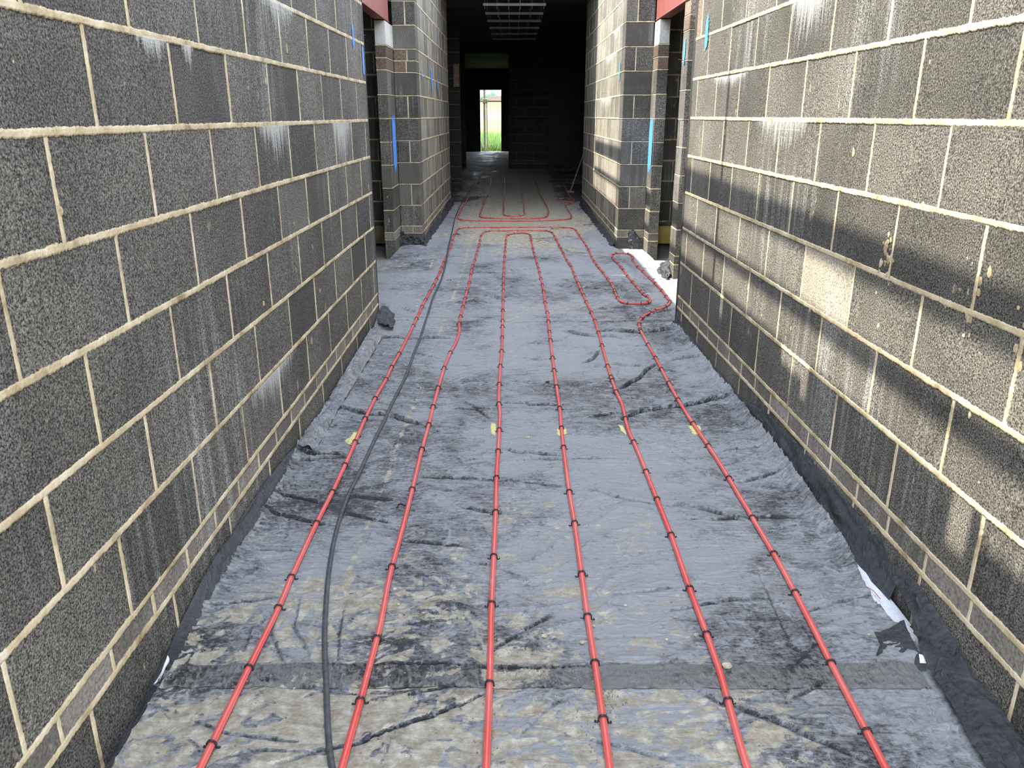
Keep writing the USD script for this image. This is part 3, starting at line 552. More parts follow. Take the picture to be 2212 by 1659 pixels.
def crease_field(x, y):
    h, wipe = np.zeros_like(x), np.zeros_like(x)
    for pts, A in creases:
        sc = (max(pts[:, 1].mean(), 1.2) / 2.0) ** 0.4
        lo, hi = pts.min(0) - 0.14, pts.max(0) + 0.14
        m = np.nonzero((x > lo[0]) & (x < hi[0]) & (y > lo[1]) & (y < hi[1]))[0]
        if not len(m):
            continue
        P = np.stack([x[m], y[m]], -1)
        best, sd, tt = np.full(len(m), 9.0), np.zeros(len(m)), np.zeros(len(m))
        L = np.r_[0, np.cumsum(np.linalg.norm(np.diff(pts, axis=0), axis=1))]
        for i in range(len(pts) - 1):
            a, b = pts[i], pts[i + 1]
            d = b - a; ll = d @ d
            t = np.clip(((P - a) @ d) / ll, 0, 1)
            r = P - (a + t[:, None] * d)
            dist = np.linalg.norm(r, axis=1)
            nn = np.array([d[1], -d[0]]); nn = nn if nn[1] < 0 else -nn
            nn = nn / np.linalg.norm(nn)
            k = dist < best
            best[k] = dist[k]; sd[k] = np.sign((r @ nn))[k] * dist[k]; tt[k] = (L[i] + t * math.sqrt(ll))[k] / L[-1]
        taper = np.clip(np.minimum(tt, 1 - tt) * 4, 0, 1)
        taper = np.where((tt <= 0) | (tt >= 1), np.exp(-(best / 0.02) ** 2) * taper, taper)
        A_ = A * sc
        prof = np.where(sd < 0, np.exp(sd / (0.024 * sc)), np.clip(1 - sd / (0.0045 * sc), 0, 1)) - 0.7 * np.exp(-((sd - 0.007 * sc) / (0.0045 * sc)) ** 2)
        hh = A_ * prof * taper
        h[m] += hh
        wipe[m] = np.maximum(wipe[m], taper * np.exp(-((sd - 0.005 * sc) / (0.0055 * sc)) ** 2) * min(1, A / 0.006))
    return h, wipe


def base_height(x, y):
    """Height of the membrane and how far a crease leans towards the camera."""
    shp = x.shape
    x, y = x.ravel(), y.ravel()
    z0 = np.zeros_like(x)
    wx = meshkit.fbm(np.stack([x * 2.5, y * 2.5, z0], -1), 2, 5) - 0.5
    r = meshkit.fbm(np.stack([x * 3.0 + wx * 2, y * 9.0 + wx * 5, z0 + 3], -1), 4, 21)
    ridged = (1 - np.abs(2 * r - 1)) ** 6
    r2 = meshkit.fbm(np.stack([x * 10.0 - wx * 4, y * 26.0 + wx * 12, z0 + 8], -1), 3, 33)
    ridged2 = (1 - np.abs(2 * r2 - 1)) ** 8
    edge = np.exp(-np.minimum(np.abs(x + 0.93), np.abs(x - (1.16 - 0.0135 * y))) / 0.10)
    calm = meshkit.fbm(np.stack([x * 1.3, y * 1.3, z0 + 1], -1), 2, 40)
    h = 0.0075 * ridged * (0.3 + 1.4 * calm) + 0.0030 * ridged2 * (0.3 + 1.3 * calm) + 0.004 * (calm - 0.5) + 0.010 * edge * (ridged2 + 0.4 * ridged)
    ch, wipe = crease_field(x, y)
    d, _ = pipe_tree.query(np.stack([x, y], -1), distance_upper_bound=0.2)
    keep = 1 - 0.85 * np.exp(-(np.minimum(d, 0.2) / 0.022) ** 2)
    return (h * keep).reshape(shp), (ch * keep).reshape(shp), np.maximum(wipe, 0.45 * ridged).reshape(shp)


def height(x, y):
    a, b, _ = base_height(np.atleast_1d(np.asarray(x, float)), np.atleast_1d(np.asarray(y, float)))
    return a + b


def line_mark(x, y, px, w):
    p = floor_pt(*np.array(px).T)
    o = np.zeros_like(x)
    for a, b in zip(p[:-1], p[1:]):
        d = b - a
        t = np.clip(((x - a[0]) * d[0] + (y - a[1]) * d[1]) / (d @ d), 0, 1)
        o = np.maximum(o, np.exp(-(((x - a[0] - t * d[0]) ** 2 + (y - a[1] - t * d[1]) ** 2) / w ** 2)))
    return o


def cover_fields(x, y, wipe):
    """Where slurry (dust) and grey film lie on the membrane; both feed thresholds in the shader."""
    z = np.zeros_like(x)
    big = meshkit.fbm(np.stack([x * 2.2, y * 2.0, z], -1), 3, 77)
    dust = 0.17 + 0.50 * (big - 0.5)
    lines = z
    for an, sx_, sy_, sd_ in ((0.6, 4.0, 17.0, 81), (-0.75, 4.0, 15.0, 83), (0.1, 3.0, 20.0, 85), (1.45, 3.0, 13.0, 87)):
        c_, s_ = math.cos(an), math.sin(an)
        q = meshkit.fbm(np.stack([(x * c_ + y * s_) * sx_, (y * c_ - x * s_) * sy_, z + sd_], -1), 3, sd_)
        lines = np.maximum(lines, np.clip(1 - np.abs(2 * q - 1) / 0.10, 0, 1) * np.clip((meshkit.fbm(np.stack([x * 4, y * 4, z + sd_], -1), 2, sd_ + 1) - 0.44) / 0.12, 0, 1))
    near = np.clip((2.3 - y) / 0.8, 0, 1)
    dust += 0.185 * near * np.clip((0.85 - x) / 0.6, 0.30, 1)            # dried slurry of the near end
    dust += 0.14 * np.exp(-((x - 0.55) / 0.22) ** 2 - ((y - 1.45) / 0.3) ** 2)
    dust += 0.10 * np.exp(-((x + 0.45) / 0.3) ** 2 - ((y - 1.75) / 0.35) ** 2)
    dust += 0.20 * np.exp(-((x - 0.42) / 0.10) ** 2 - ((y - 2.35) / 0.18) ** 2)
    dust -= 0.36 * lines * np.clip((2.6 - y) / 0.6, 0.25, 1)
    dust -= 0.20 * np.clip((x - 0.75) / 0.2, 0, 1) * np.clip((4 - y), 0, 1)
    dust += 0.36 * np.clip((y - 7.6) / 1.2, 0, 1) * np.exp(-((x - 0.1) / 0.75) ** 4) + 0.14 * np.clip((y - 9.0) / 1.0, 0, 1)
    dust += 0.33 * line_mark(x, y, [(1031, 493), (1012, 540), (998, 590), (975, 655), (955, 705), (930, 770), (912, 830), (890, 890), (860, 960), (838, 1030), (805, 1110), (780, 1170), (752, 1260), (742, 1330)], 0.013)
    dust += 0.26 * line_mark(x, y, [(940, 545), (926, 590), (905, 650), (890, 690)], 0.012)
    dust += 0.25 * line_mark(x, y, [(1740, 1010), (1785, 1080), (1800, 1120)], 0.02)
    dust -= 0.45 * wipe
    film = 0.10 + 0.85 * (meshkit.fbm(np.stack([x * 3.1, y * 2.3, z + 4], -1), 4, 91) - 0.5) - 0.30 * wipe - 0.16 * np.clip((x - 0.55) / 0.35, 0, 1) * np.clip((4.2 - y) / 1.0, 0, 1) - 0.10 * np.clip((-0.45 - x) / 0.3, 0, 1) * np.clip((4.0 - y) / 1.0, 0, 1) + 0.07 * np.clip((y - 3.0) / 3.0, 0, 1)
    return dust, film


def sheet(name, parts, m, label, cat_='membrane', **kw):
    """parts: (Ys, xl(Y), xr(Y), nx, extra height (x, y, xl, xr)) -> one membrane mesh."""
    vs, fs, ds, fl, n = [], [], [], [], 0
    for Ys, xl, xr, nx, extra in parts:
        Ys = np.asarray(Ys)
        u = np.linspace(0, 1, nx)
        L, R = np.array([xl(y) for y in Ys]), np.array([xr(y) for y in Ys])
        x = L[:, None] + (R - L)[:, None] * u[None]; y = np.repeat(Ys[:, None], nx, 1)
        a, b, wipe = base_height(x, y)
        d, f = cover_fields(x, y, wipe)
        z = a + b
        if extra:
            z = z + extra(x, y, L[:, None], R[:, None])
        vs.append(np.stack([x, y - 0.35 * np.clip(b, 0, 1), z], -1).reshape(-1, 3)); fs.append(grid_faces(len(Ys), nx) + n)
        ds.append(d.ravel()); fl.append(f.ravel()); n += x.size
    f = np.vstack(fs)
    return obj(name, (np.vstack(vs), np.vstack([f[:, [0, 1, 2]], f[:, [0, 2, 3]]])), m, smooth=True, attrs={'dust': np.concatenate(ds), 'film': np.concatenate(fl)}, label=label, cat=cat_, **kw)


def geo_rows(a, b, k, lo):
    out = [a]
    while out[-1] < b:
        out.append(out[-1] + max(lo, k * max(out[-1], 0.5)))
    out[-1] = b
    return out


wall_r = lambda y: 1.174 - 0.0135 * y
lip_y, lip_v = [0.0, 1.55, 1.75, 1.95, 2.1, 2.3, 2.9, 3.3, 3.6, 4.2, 5.4], [0.055, 0.055, 0.06, 0.085, 0.080, 0.05, 0.035, 0.02, 0.012, 0.010, 0.008]
jag = lambda y, s: 0.016 * (meshkit.fbm(np.stack([np.atleast_1d(y) * 7.0, np.zeros(np.size(y)), np.zeros(np.size(y)) + s], -1), 3, s)[0] - 0.5)
left_gap = lambda y: np.interp(y, [0, 1.8, 2.0, 2.9, 3.1, 3.4, 4.2, 5.3], [0.050, 0.045, 0.026, 0.022, 0.008, 0.02, 0.03, 0.012])


def near_edges(x, y, L, R):
    """The membrane turned up against the walls of the near corridor."""
    t = np.clip(1 - (x - L) / 0.055, 0, 1); w = np.interp(y, [0, 1.2, 1.6, 2.2, 2.8, 3.3, 4.0, 5.3], [-0.004, -0.004, 0.004, 0.014, 0.016, 0.03, 0.02, 0.05])
    t2 = np.clip(1 - (R - x) / 0.05, 0, 1); w2 = np.interp(y, [0, 1.6, 1.95, 2.15, 2.5, 3.0, 3.4, 3.8, 5.4], [0.0, 0.0, 0.005, 0.025, 0.045, 0.05, 0.04, 0.03, 0.03])
    return w * t ** 2 + w2 * t2 ** 1.5


XL = lambda y: -0.928 + left_gap(y)
XR = lambda y: wall_r(y) - np.interp(y, lip_y, lip_v) + jag(y, 3)
SEAM = 1.665
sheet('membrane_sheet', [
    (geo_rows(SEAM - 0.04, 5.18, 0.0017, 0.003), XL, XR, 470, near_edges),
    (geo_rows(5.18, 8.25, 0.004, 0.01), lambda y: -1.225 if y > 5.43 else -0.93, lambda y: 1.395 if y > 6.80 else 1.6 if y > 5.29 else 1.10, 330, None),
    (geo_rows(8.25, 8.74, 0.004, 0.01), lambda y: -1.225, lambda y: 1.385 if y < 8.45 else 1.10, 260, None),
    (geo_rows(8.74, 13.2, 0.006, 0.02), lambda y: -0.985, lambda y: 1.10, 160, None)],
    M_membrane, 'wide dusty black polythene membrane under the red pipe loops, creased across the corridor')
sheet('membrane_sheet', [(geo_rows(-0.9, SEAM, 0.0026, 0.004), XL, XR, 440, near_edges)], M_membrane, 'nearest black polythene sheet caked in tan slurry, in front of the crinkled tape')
sheet('membrane_sheet', [(geo_rows(13.2, 32.4, 0.012, 0.05), lambda y: -3.9, lambda y: 3.9, 120, lambda x, y, L, R: 0.02 * (meshkit.fbm(np.stack([x * 2, y * 3, x * 0], -1), 3, 9) - 0.5))], M_clean, 'unlit black membrane on the floor of the far hall')  # darker membrane colour here deepens the shade of the hall

# slab and insulation under the membrane
obj('floor', box(-4.2, 4.2, -0.9, 32.8, -0.20, -0.075), M_slab, None, label='concrete slab under the membrane', cat='floor', kind='structure')
obj('insulation_board', cat([box(-0.90, 1.138, -0.85, 2.4, -0.072, -0.016), box(-0.90, 1.09, 2.4, 5.1, -0.072, -0.022), box(-1.2, 1.36, 5.3, 8.2, -0.072, -0.022)]), M_insul, None, label='pale foil-faced insulation showing in the torn gap by the right wall', cat='insulation')


def draped(poly_px, n=26, lift=0.0015, z=0.0):
    """A patch inside the pixel polygon, lying on the membrane; cover falls to 0 at its rim."""
    p = floor_pt(*np.array(poly_px).T)
    c = p.mean(0)
    ang = np.linspace(0, 2 * np.pi, n, endpoint=False)
    from shapely.geometry import Polygon, LineString
    pg = Polygon(p).buffer(0.006)
    rim = []
    for a in ang:
        q = LineString([c, c + 5 * np.array([math.cos(a), math.sin(a)])]).intersection(pg)
        rim.append(np.array(q.coords[-1]) if q.geom_type == 'LineString' else np.array(q.geoms[0].coords[-1]))
    rim = np.array(rim)
    rings = [c + (rim - c) * r for r in (0.25, 0.55, 0.8, 1.0)]
    v2 = np.vstack([[c]] + rings)
    v = np.c_[v2, height(v2[:, 0], v2[:, 1]) + lift]
    f = [[0, 1 + j, 1 + (j + 1) % n] for j in range(n)]
    for r in range(3):
        for j in range(n):
            a, b = 1 + r * n + j, 1 + r * n + (j + 1) % n
            f += [[a, a + n, b + n], [a, b + n, b]]
    return (v, np.array(f)), np.r_[0.8, np.repeat([0.75, 0.65, 0.5, 0.15], n)]


# jointing tape across the seam
tx, ty = np.linspace(-0.895, 1.045, 900), np.linspace(1.612, 1.702, 26)
gx, gy = np.meshgrid(tx, ty)
a, b, wp = base_height(gx, gy)
cz = meshkit.fbm(np.stack([gx * 95 + gy * 20, gy * 38, gx * 0], -1), 4, 61)
edge = np.minimum(gy - 1.612, 1.702 - gy)
tz = a + np.clip(b, -1, 0.004) + 0.0022 + 0.0055 * (1 - np.abs(2 * cz - 1)) ** 8 * np.clip(edge / 0.01, 0, 1)
gy2 = gy + 0.004 * (meshkit.fbm(np.stack([gx * 30, gy * 0 + 1, gx * 0], -1), 3, 66) - 0.5)
dd, ff = cover_fields(gx, gy, wp)
obj('jointing_tape', (np.stack([gx, gy2, tz], -1).reshape(-1, 3), grid_faces(26, 900)), M_tape, None, smooth=True, attrs={'dust': (dd - 0.20 + 0.12 * np.exp(-((gx + 0.1) / 0.35) ** 2)).ravel(), 'film': (ff - 0.05 + 0.5 * ((1 - np.abs(2 * cz - 1)) ** 8)).ravel()},
    label='crinkled black jointing tape stuck across the membrane seam near the front', cat='tape')


# turned-up strips and loose flaps of membrane
def ribbon(name, A, B, n, m, label, bulge=0.01, wr=0.006, seed=0, film=-0.1, dust=-0.2):
    """Sheet between polylines A and B (3D) with folds."""
    A, B = np.asarray(A, float), np.asarray(B, float)
    res = lambda P, k: np.stack([np.interp(np.linspace(0, 1, k), np.r_[0, np.cumsum(np.linalg.norm(np.diff(P, axis=0), axis=1))] / np.linalg.norm(np.diff(P, axis=0), axis=1).sum(), P[:, j]) for j in range(3)], -1)
    k = n * 4
    a, b = res(A, k), res(B, k)
    t = np.linspace(0, 1, n)[None, :, None]
    P = a[:, None] * (1 - t) + b[:, None] * t
    nrm = np.cross(np.gradient(P, axis=0), np.gradient(P, axis=1)); nrm /= np.linalg.norm(nrm, axis=-1, keepdims=True) + 1e-9
    q = meshkit.fbm(P * np.array([18, 9, 18]) + seed, 3, seed)
    q2 = meshkit.fbm(P * 40 + seed, 2, seed + 3)
    off = bulge * np.sin(np.pi * t[..., 0]) + wr * ((1 - np.abs(2 * q - 1)) ** 3 * 2 - 0.6) + wr * 0.5 * (q2 - 0.5)
    P = P + nrm * off[..., None]
    return obj(name, (P.reshape(-1, 3), grid_faces(k, n)), m, None, smooth=True, attrs={'dust': np.full(k * n, dust), 'film': film + 0.3 * (q.ravel() - 0.5)}, label=label, cat='membrane')


ys = np.linspace(2.02, 5.14, 90)
top = np.interp(ys, [2.02, 2.15, 2.3, 2.9, 3.3, 3.6, 4.0, 4.6, 5.0, 5.14], [0.05, 0.112, 0.118, 0.122, 0.105, 0.05, 0.040, 0.05, 0.06, 0.14])
top = top + 0.02 * (meshkit.fbm(np.stack([ys * 6, ys * 0, ys * 0], -1), 3, 4) - 0.5)
wx = wall_r(ys)
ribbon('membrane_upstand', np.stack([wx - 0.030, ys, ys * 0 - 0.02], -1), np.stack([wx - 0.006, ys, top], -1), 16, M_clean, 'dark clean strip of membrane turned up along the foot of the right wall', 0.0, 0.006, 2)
ys = np.linspace(0.2, 3.05, 60)
ribbon('membrane_upstand', np.stack([-0.928 + left_gap(ys) + 0.004, ys, np.interp(ys, [0, 1.7, 2.2, 3.1], [0.0, 0.004, 0.016, 0.018])], -1),
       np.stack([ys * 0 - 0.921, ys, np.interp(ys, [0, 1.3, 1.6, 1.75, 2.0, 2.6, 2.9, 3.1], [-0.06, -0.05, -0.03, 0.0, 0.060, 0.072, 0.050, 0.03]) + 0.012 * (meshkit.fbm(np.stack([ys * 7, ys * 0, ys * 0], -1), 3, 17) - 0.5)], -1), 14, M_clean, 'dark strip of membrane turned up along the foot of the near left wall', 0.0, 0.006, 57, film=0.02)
# loose flap nearest the right wall
f1 = np.c_[floor_pt([1962, 1984, 2008, 2062, 2115, 2150], [1352, 1402, 1462, 1560, 1659, 1730]), [0.040, 0.028, 0.020, 0.018, 0.020, 0.020]]
f2 = np.array([[1.130, 2.02, 0.10], [1.140, 1.93, 0.112], [1.144, 1.80, 0.090], [1.147, 1.62, 0.045], [1.149, 1.45, 0.028], [1.152, 1.25, 0.022]])
ribbon('membrane_flap', f1, f2, 40, M_clean, 'glossy loose membrane flap folded against the foot of the right wall, nearest the camera', 0.004, 0.012, 8)
f3 = np.c_[floor_pt([1888, 1900, 1892, 1890], [1372, 1400, 1420, 1440]), [0.006] * 4]
f4 = np.c_[floor_pt([1950, 1965, 1985, 2000], [1355, 1395, 1425, 1452]), [0.022, 0.02, 0.012, 0.01]]
ribbon('membrane_flap', f3, f4, 20, M_clean, 'small clean patch of membrane lapped over the sheet at the right end of the tape', -0.006, 0.006, 14)
# flaps at the foot of the piers
ribbon('membrane_flap', [(-1.235, 8.60, 0.02), (-1.20, 8.70, 0.015), (-1.02, 8.72, 0.01), (-0.93, 8.55, 0.0)], [(-1.228, 8.66, 0.19), (-1.19, 8.70, 0.12), (-1.05, 8.755, 0.085), (-0.95, 8.72, 0.02)], 18, M_clean, 'black membrane flap pulled up against the left pier', -0.01, 0.015, 21)
ribbon('membrane_flap', [(1.375, 8.44, 0.0), (1.33, 8.42, 0.0), (1.28, 8.425, 0.0), (1.24, 8.44, 0.0)], [(1.372, 8.45, 0.10), (1.33, 8.445, 0.15), (1.27, 8.45, 0.22), (1.22, 8.452, 0.17)], 18, M_clean, 'stiff black membrane flap standing against the right pier', -0.004, 0.006, 25)
ribbon('membrane_flap', [(1.33, 6.75, 0.0), (1.31, 7.00, 0.0), (1.34, 7.25, 0.0)], [(1.39, 6.85, 0.02), (1.39, 7.02, 0.15), (1.40, 7.22, 0.09)], 16, M_clean, 'crumpled black membrane flap at the foot of the sunlit near jamb', -0.02, 0.02, 29)
ribbon('membrane_flap', [(-0.80, 5.05, 0.0), (-0.82, 5.25, 0.0), (-0.86, 5.5, 0.0)], [(-0.92, 5.10, 0.05), (-0.93, 5.28, 0.075), (-0.95, 5.52, 0.05)], 14, M_clean, 'crumpled membrane edge at the end of the near left wall', 0.01, 0.02, 33)
ribbon('membrane_upstand', [(-0.95, y, 0.0) for y in (8.8, 9.6, 10.4, 11.2, 12.0, 12.9)], [(-0.993, y, h) for y, h in ((8.8, 0.05), (9.6, 0.10), (10.4, 0.11), (11.2, 0.08), (12.0, 0.12), (12.9, 0.10))], 12, M_clean, 'membrane strip turned up along the far left wall', 0.0, 0.012, 37)
ribbon('membrane_upstand', [(1.05, y, 0.0) for y in (8.6, 9.4, 10.4, 11.2, 12.0, 12.9)], [(1.103, y, h) for y, h in ((8.6, 0.05), (9.4, 0.09), (10.4, 0.06), (11.2, 0.10), (12.0, 0.11), (12.9, 0.10))], 12, M_clean, 'membrane strip turned up along the far right wall', 0.0, 0.012, 41)
ribbon('membrane_edge', [(-0.84, y, 0.008) for y in (3.05, 3.5, 4.0, 4.5, 4.9)], [(-0.915, y, h) for y, h in ((3.05, 0.03), (3.5, 0.012), (4.0, 0.03), (4.5, 0.045), (4.9, 0.06))], 16, M_membrane, 'rumpled membrane fold along the foot of the left wall', 0.015, 0.014, 45, film=0.05, dust=0.2)

# ------------------------------------------------------------------ pipes with clips, cable
def clip_mesh(r=PIPE_R + 0.0012, w=0.0052, t=0.0030):
    pts = [(-r - 0.010, 0.0035), (-r - 0.0075, 0.0012), (-r - 0.003, 0.0012)] + [(-(r + t / 2) * math.cos(a), (r + t / 2) * math.sin(a) + 0.0095) for a in np.linspace(-0.45, math.pi + 0.45, 11)] + [(r + 0.003, 0.0012), (r + 0.0075, 0.0012), (r + 0.010, 0.0035)]
    pts = np.array(pts)
    d = np.gradient(pts, axis=0); d /= np.linalg.norm(d, axis=1, keepdims=True)
    nn = np.stack([-d[:, 1], d[:, 0]], -1) * t / 2
    ring = np.stack([np.c_[pts + nn, np.full(len(pts), -w / 2)], np.c_[pts + nn, np.full(len(pts), w / 2)], np.c_[pts - nn, np.full(len(pts), w / 2)], np.c_[pts - nn, np.full(len(pts), -w / 2)]], 1)
    v = ring.reshape(-1, 3)[:, [0, 2, 1]]
    n = len(pts)
    q = [[i * 4 + j, i * 4 + (j + 1) % 4, (i + 1) * 4 + (j + 1) % 4, (i + 1) * 4 + j] for i in range(n - 1) for j in range(4)] + [[0, 3, 2, 1], [(n - 1) * 4 + j for j in range(4)]]
    m = trimesh.Trimesh(v, np.vstack([np.array(q)[:, [0, 1, 2]], np.array(q)[:, [0, 2, 3]]]), process=False)
    trimesh.repair.fix_normals(m)
    return np.array(m.vertices), np.array(m.faces)


CLIP = clip_mesh()
labels = {
    'outer': 'outermost red heating pipe loop, winding into the right doorway', 'middle': 'middle red heating pipe loop between the outermost and the innermost near loops', 'inner': 'innermost red heating pipe loop, running down the centre of the corridor',
    'far outer': 'outer red heating pipe loop of the far set, fading into the dark', 'far middle': 'middle red heating pipe loop of the far set', 'far inner': 'short-ended innermost red heating pipe loop of the far set', 'far small': 'small red heating pipe U-bend by the far right wall'}
for name, q in paths.items():
    root = thing('heating_pipe', labels[name], 'pipe')
    hz = height(q[:, 0], q[:, 1])
    for _ in range(6):
        hz[1:-1] = 0.25 * hz[:-2] + 0.5 * hz[1:-1] + 0.25 * hz[2:]
    hz = np.clip(hz, 0, 0.006)
    c = np.c_[q, hz + PIPE_Z + 0.0005]
    obj('tube', tube(c, PIPE_R, 12 if name in loops else 8), M_pipe, root, smooth=True)
    tree = cKDTree(q)
    if name in clip_px:
        idx = [tree.query(p)[1] for p in floor_pt(*np.array(clip_px[name]).T, z=PIPE_Z)]
    else:
        L = np.r_[0, np.cumsum(np.linalg.norm(np.diff(q, axis=0), axis=1))]
        idx = [int(np.argmin(np.abs(L - s))) for s in np.arange(0.1, L[-1], 0.27)]
    for i in idx:
        i = min(max(i, 1), len(q) - 2)
        d = q[i + 1] - q[i - 1]; d /= np.linalg.norm(d)
        an = rng.normal(0, 0.12)
        d = np.array([d[0] * math.cos(an) - d[1] * math.sin(an), d[0] * math.sin(an) + d[1] * math.cos(an)])
        v = CLIP[0]
        w = np.stack([v[:, 0] * d[1] + v[:, 1] * d[0], -v[:, 0] * d[0] + v[:, 1] * d[1], v[:, 2]], -1) + np.array([q[i, 0], q[i, 1], c[i, 2] - 0.0095])
        obj('clip', (w, CLIP[1]), M_clip, root)

hz = np.clip(height(cable[:, 0], cable[:, 1]), 0, 0.006)
cz_ = hz + 0.0075
dd_, _ = cKDTree(paths['outer']).query(cable)
cz_ = cz_ + 0.017 * np.exp(-(dd_ / 0.035) ** 2)
for _ in range(4):
    cz_[1:-1] = 0.25 * cz_[:-2] + 0.5 * cz_[1:-1] + 0.25 * cz_[2:]
obj('cable', tube(np.c_[cable, cz_], 0.0075, 8, ellipse=0.85), M_cable, None, smooth=True, label='dusty black cable running beside the leftmost red pipe', cat='cable')

# loose clips, paint marks, stones, grit
for (px, py, an, lbl) in ((868, 1099, 0.5, 'loose black pipe clip lying left of the second pipe'), (1187, 827, 1.6, 'loose black pipe clip lying beside the fourth pipe'), (970, 607, 0.2, 'loose black pipe clip lying beyond the black cable')):
    p = floor_pt(px, py)
    v = CLIP[0][:, [0, 2, 1]] * np.array([1, 1, 1.0])
    w = np.stack([v[:, 0] * math.cos(an) - v[:, 1] * math.sin(an), v[:, 0] * math.sin(an) + v[:, 1] * math.cos(an), v[:, 2] + 0.0035], -1) + np.r_[p, height(*p)[0]]
    obj('loose_clip', (w, CLIP[1][:, ::-1]), M_clip, None, label=lbl, cat='clip')
for poly, lbl in (([(770, 930), (778, 935), (768, 962), (752, 966), (744, 955), (760, 948)], 'yellow spray mark left of the outermost pipe'),
                  ([(1061, 912), (1070, 915), (1070, 945), (1063, 940)], 'yellow spray mark under the third pipe'),
                  ([(1204, 924), (1222, 926), (1224, 940), (1212, 945), (1204, 940)], 'yellow spray mark under the fourth pipe'),
                  ([(1330, 916), (1342, 920), (1351, 935), (1356, 944), (1344, 936), (1340, 925)], 'yellow spray mark left of the fifth pipe'),
                  ([(1485, 918), (1510, 918), (1514, 930), (1508, 942), (1497, 942)], 'square yellow spray mark under the rightmost pipe')):
    (v, f), cov = draped(poly)
    obj('paint_mark', (v, f), M_yellow, None, smooth=True, attrs={'cover': cov}, label=lbl, cat='paint mark')
for k, (px, py, r, lbl) in enumerate(((1570, 1441, 0.012, 'large pale stone right of the fifth pipe, by the tape'), (1177, 1376, 0.0075, 'pale angular pebble between the third and fourth pipes'), (1284, 1352, 0.0055, 'brown pebble touching the right of the fourth pipe'),
                                      (1257, 1387, 0.007, 'flat buff pebble left of the fourth pipe'), (1458, 1331, 0.0045, 'small grey pebble left of the fifth pipe'), (1503, 1373, 0.006, 'flat pebble beside the clip on the fifth pipe'),
                                      (852, 1271, 0.006, 'dark pebble right of the second pipe'), (1351, 1307, 0.004, 'tiny brown pebble right of the fourth pipe'), (861, 1304, 0.005, 'white pebble right of the second pipe'), (1876, 1375, 0.005, 'white pebble near the small clean patch'),
                                      (1440, 1380, 0.0045, 'tan pebble left of the lone fifth-pipe clip'), (1141, 949, 0.010, 'brown clod between the third and fourth pipes'))):
    p = floor_pt(px, py, 0.005)
    v, f = rock(r, k + 2)
    obj('pebble', (v + np.r_[p, height(*p)[0] - v[:, 2].min() - 0.0005], f), M_stone, None, smooth=40, label=lbl, cat='stone')
gr = np.random.default_rng(5)
gp = []
small = trimesh.creation.icosphere(0, 1.0)
spots = [(1312, 1500, 0.018, 70), (1283, 1590, 0.03, 50), (1575, 1500, 0.04, 16), (1040, 1610, 0.05, 30), (1070, 1480, 0.04, 24), (1310, 1470, 0.03, 30)]
pts = [floor_pt(px, py) + gr.normal(0, s, 2) * np.array([1, 1.8]) for px, py, s, n in spots for _ in range(n)] + [np.array([gr.uniform(-0.8, 1.0), 1.15 + 2.2 * gr.random() ** 2]) for _ in range(240)]
pts += [q[i] + gr.normal(0, 0.010, 2) for q in (paths['inner'], paths['middle'], paths['outer']) for i in gr.integers(0, len(q), 120) if q[i][1] < 3]
pts = np.array(pts)
for p, hz_ in zip(pts, height(pts[:, 0], pts[:, 1])):
    r = gr.uniform(0.0009, 0.0032)
    gp.append((small.vertices * r * gr.uniform(0.6, 1.2, 3) + np.array([p[0], p[1], hz_ + r * 0.4]), small.faces))
obj('grit', cat(gp), M_grit, None, label='grit and crumbs scattered over the near membrane', cat='grit', kind='stuff')
p = floor_pt(353, 1452)
ribbon('tape_backing', [(-0.905, 1.63, 0.0), (-0.905, 1.70, 0.0)], [(-0.885, 1.635, 0.03), (-0.895, 1.70, 0.035)], 8, M_white, 'white curled tape backing at the left end of the tape', 0.008, 0.002, 51)
p = floor_pt(1985, 1440)
ribbon('tape_backing', [tuple(p) + (0.012,), tuple(p + [0.03, -0.008]) + (0.016,)], [tuple(p + [0.004, 0.018]) + (0.026,), tuple(p + [0.034, 0.0]) + (0.03,)], 8, M_white, 'white curled tape backing at the right end of the tape', 0.004, 0.002, 53)
obj('string', tube([(1.075, 2.14, -0.004), (1.083, 2.10, -0.002), (1.079, 2.08, -0.006), (1.09, 2.05, -0.003), (1.093, 2.01, -0.004)], 0.0012, 5), M_pipe, None, label='bit of red string lying in the gap by the right wall', cat='string')

# ------------------------------------------------------------------ doorways: lintels, boards, paint, wires
for lbl, xf, sgn, y0, y1 in (('red oxide steel lintel over the left doorway', -1.236, 1, 6.9, 8.56), ('red oxide steel lintel over the right doorway', 1.397, -1, 6.83, 8.42)):
    t = thing('steel_lintel', lbl, 'lintel')
    w = 0.094
    xs = sorted((xf, xf - sgn * 0.012))
    obj('web', box(xs[0], xs[1], y0, y1, 2.238, 2.44, 0.002), M_lintel, t)
    xs = sorted((xf + sgn * 0.006, xf - sgn * w))
    obj('bottom_flange', box(xs[0], xs[1], y0, y1, 2.228, 2.24, 0.003), M_lintel, t)
obj('timber_board', box(1.52, 2.7, 9.02, 9.06, -0.03, 0.17, 0.003), M_yellow_board, None, label='yellowish board lying on edge inside the right doorway', cat='board')
obj('timber_board', box(-2.5, -1.36, 9.02, 9.06, -0.03, 0.17, 0.003), M_timber, None, label='brown board lying on edge inside the left doorway', cat='board')


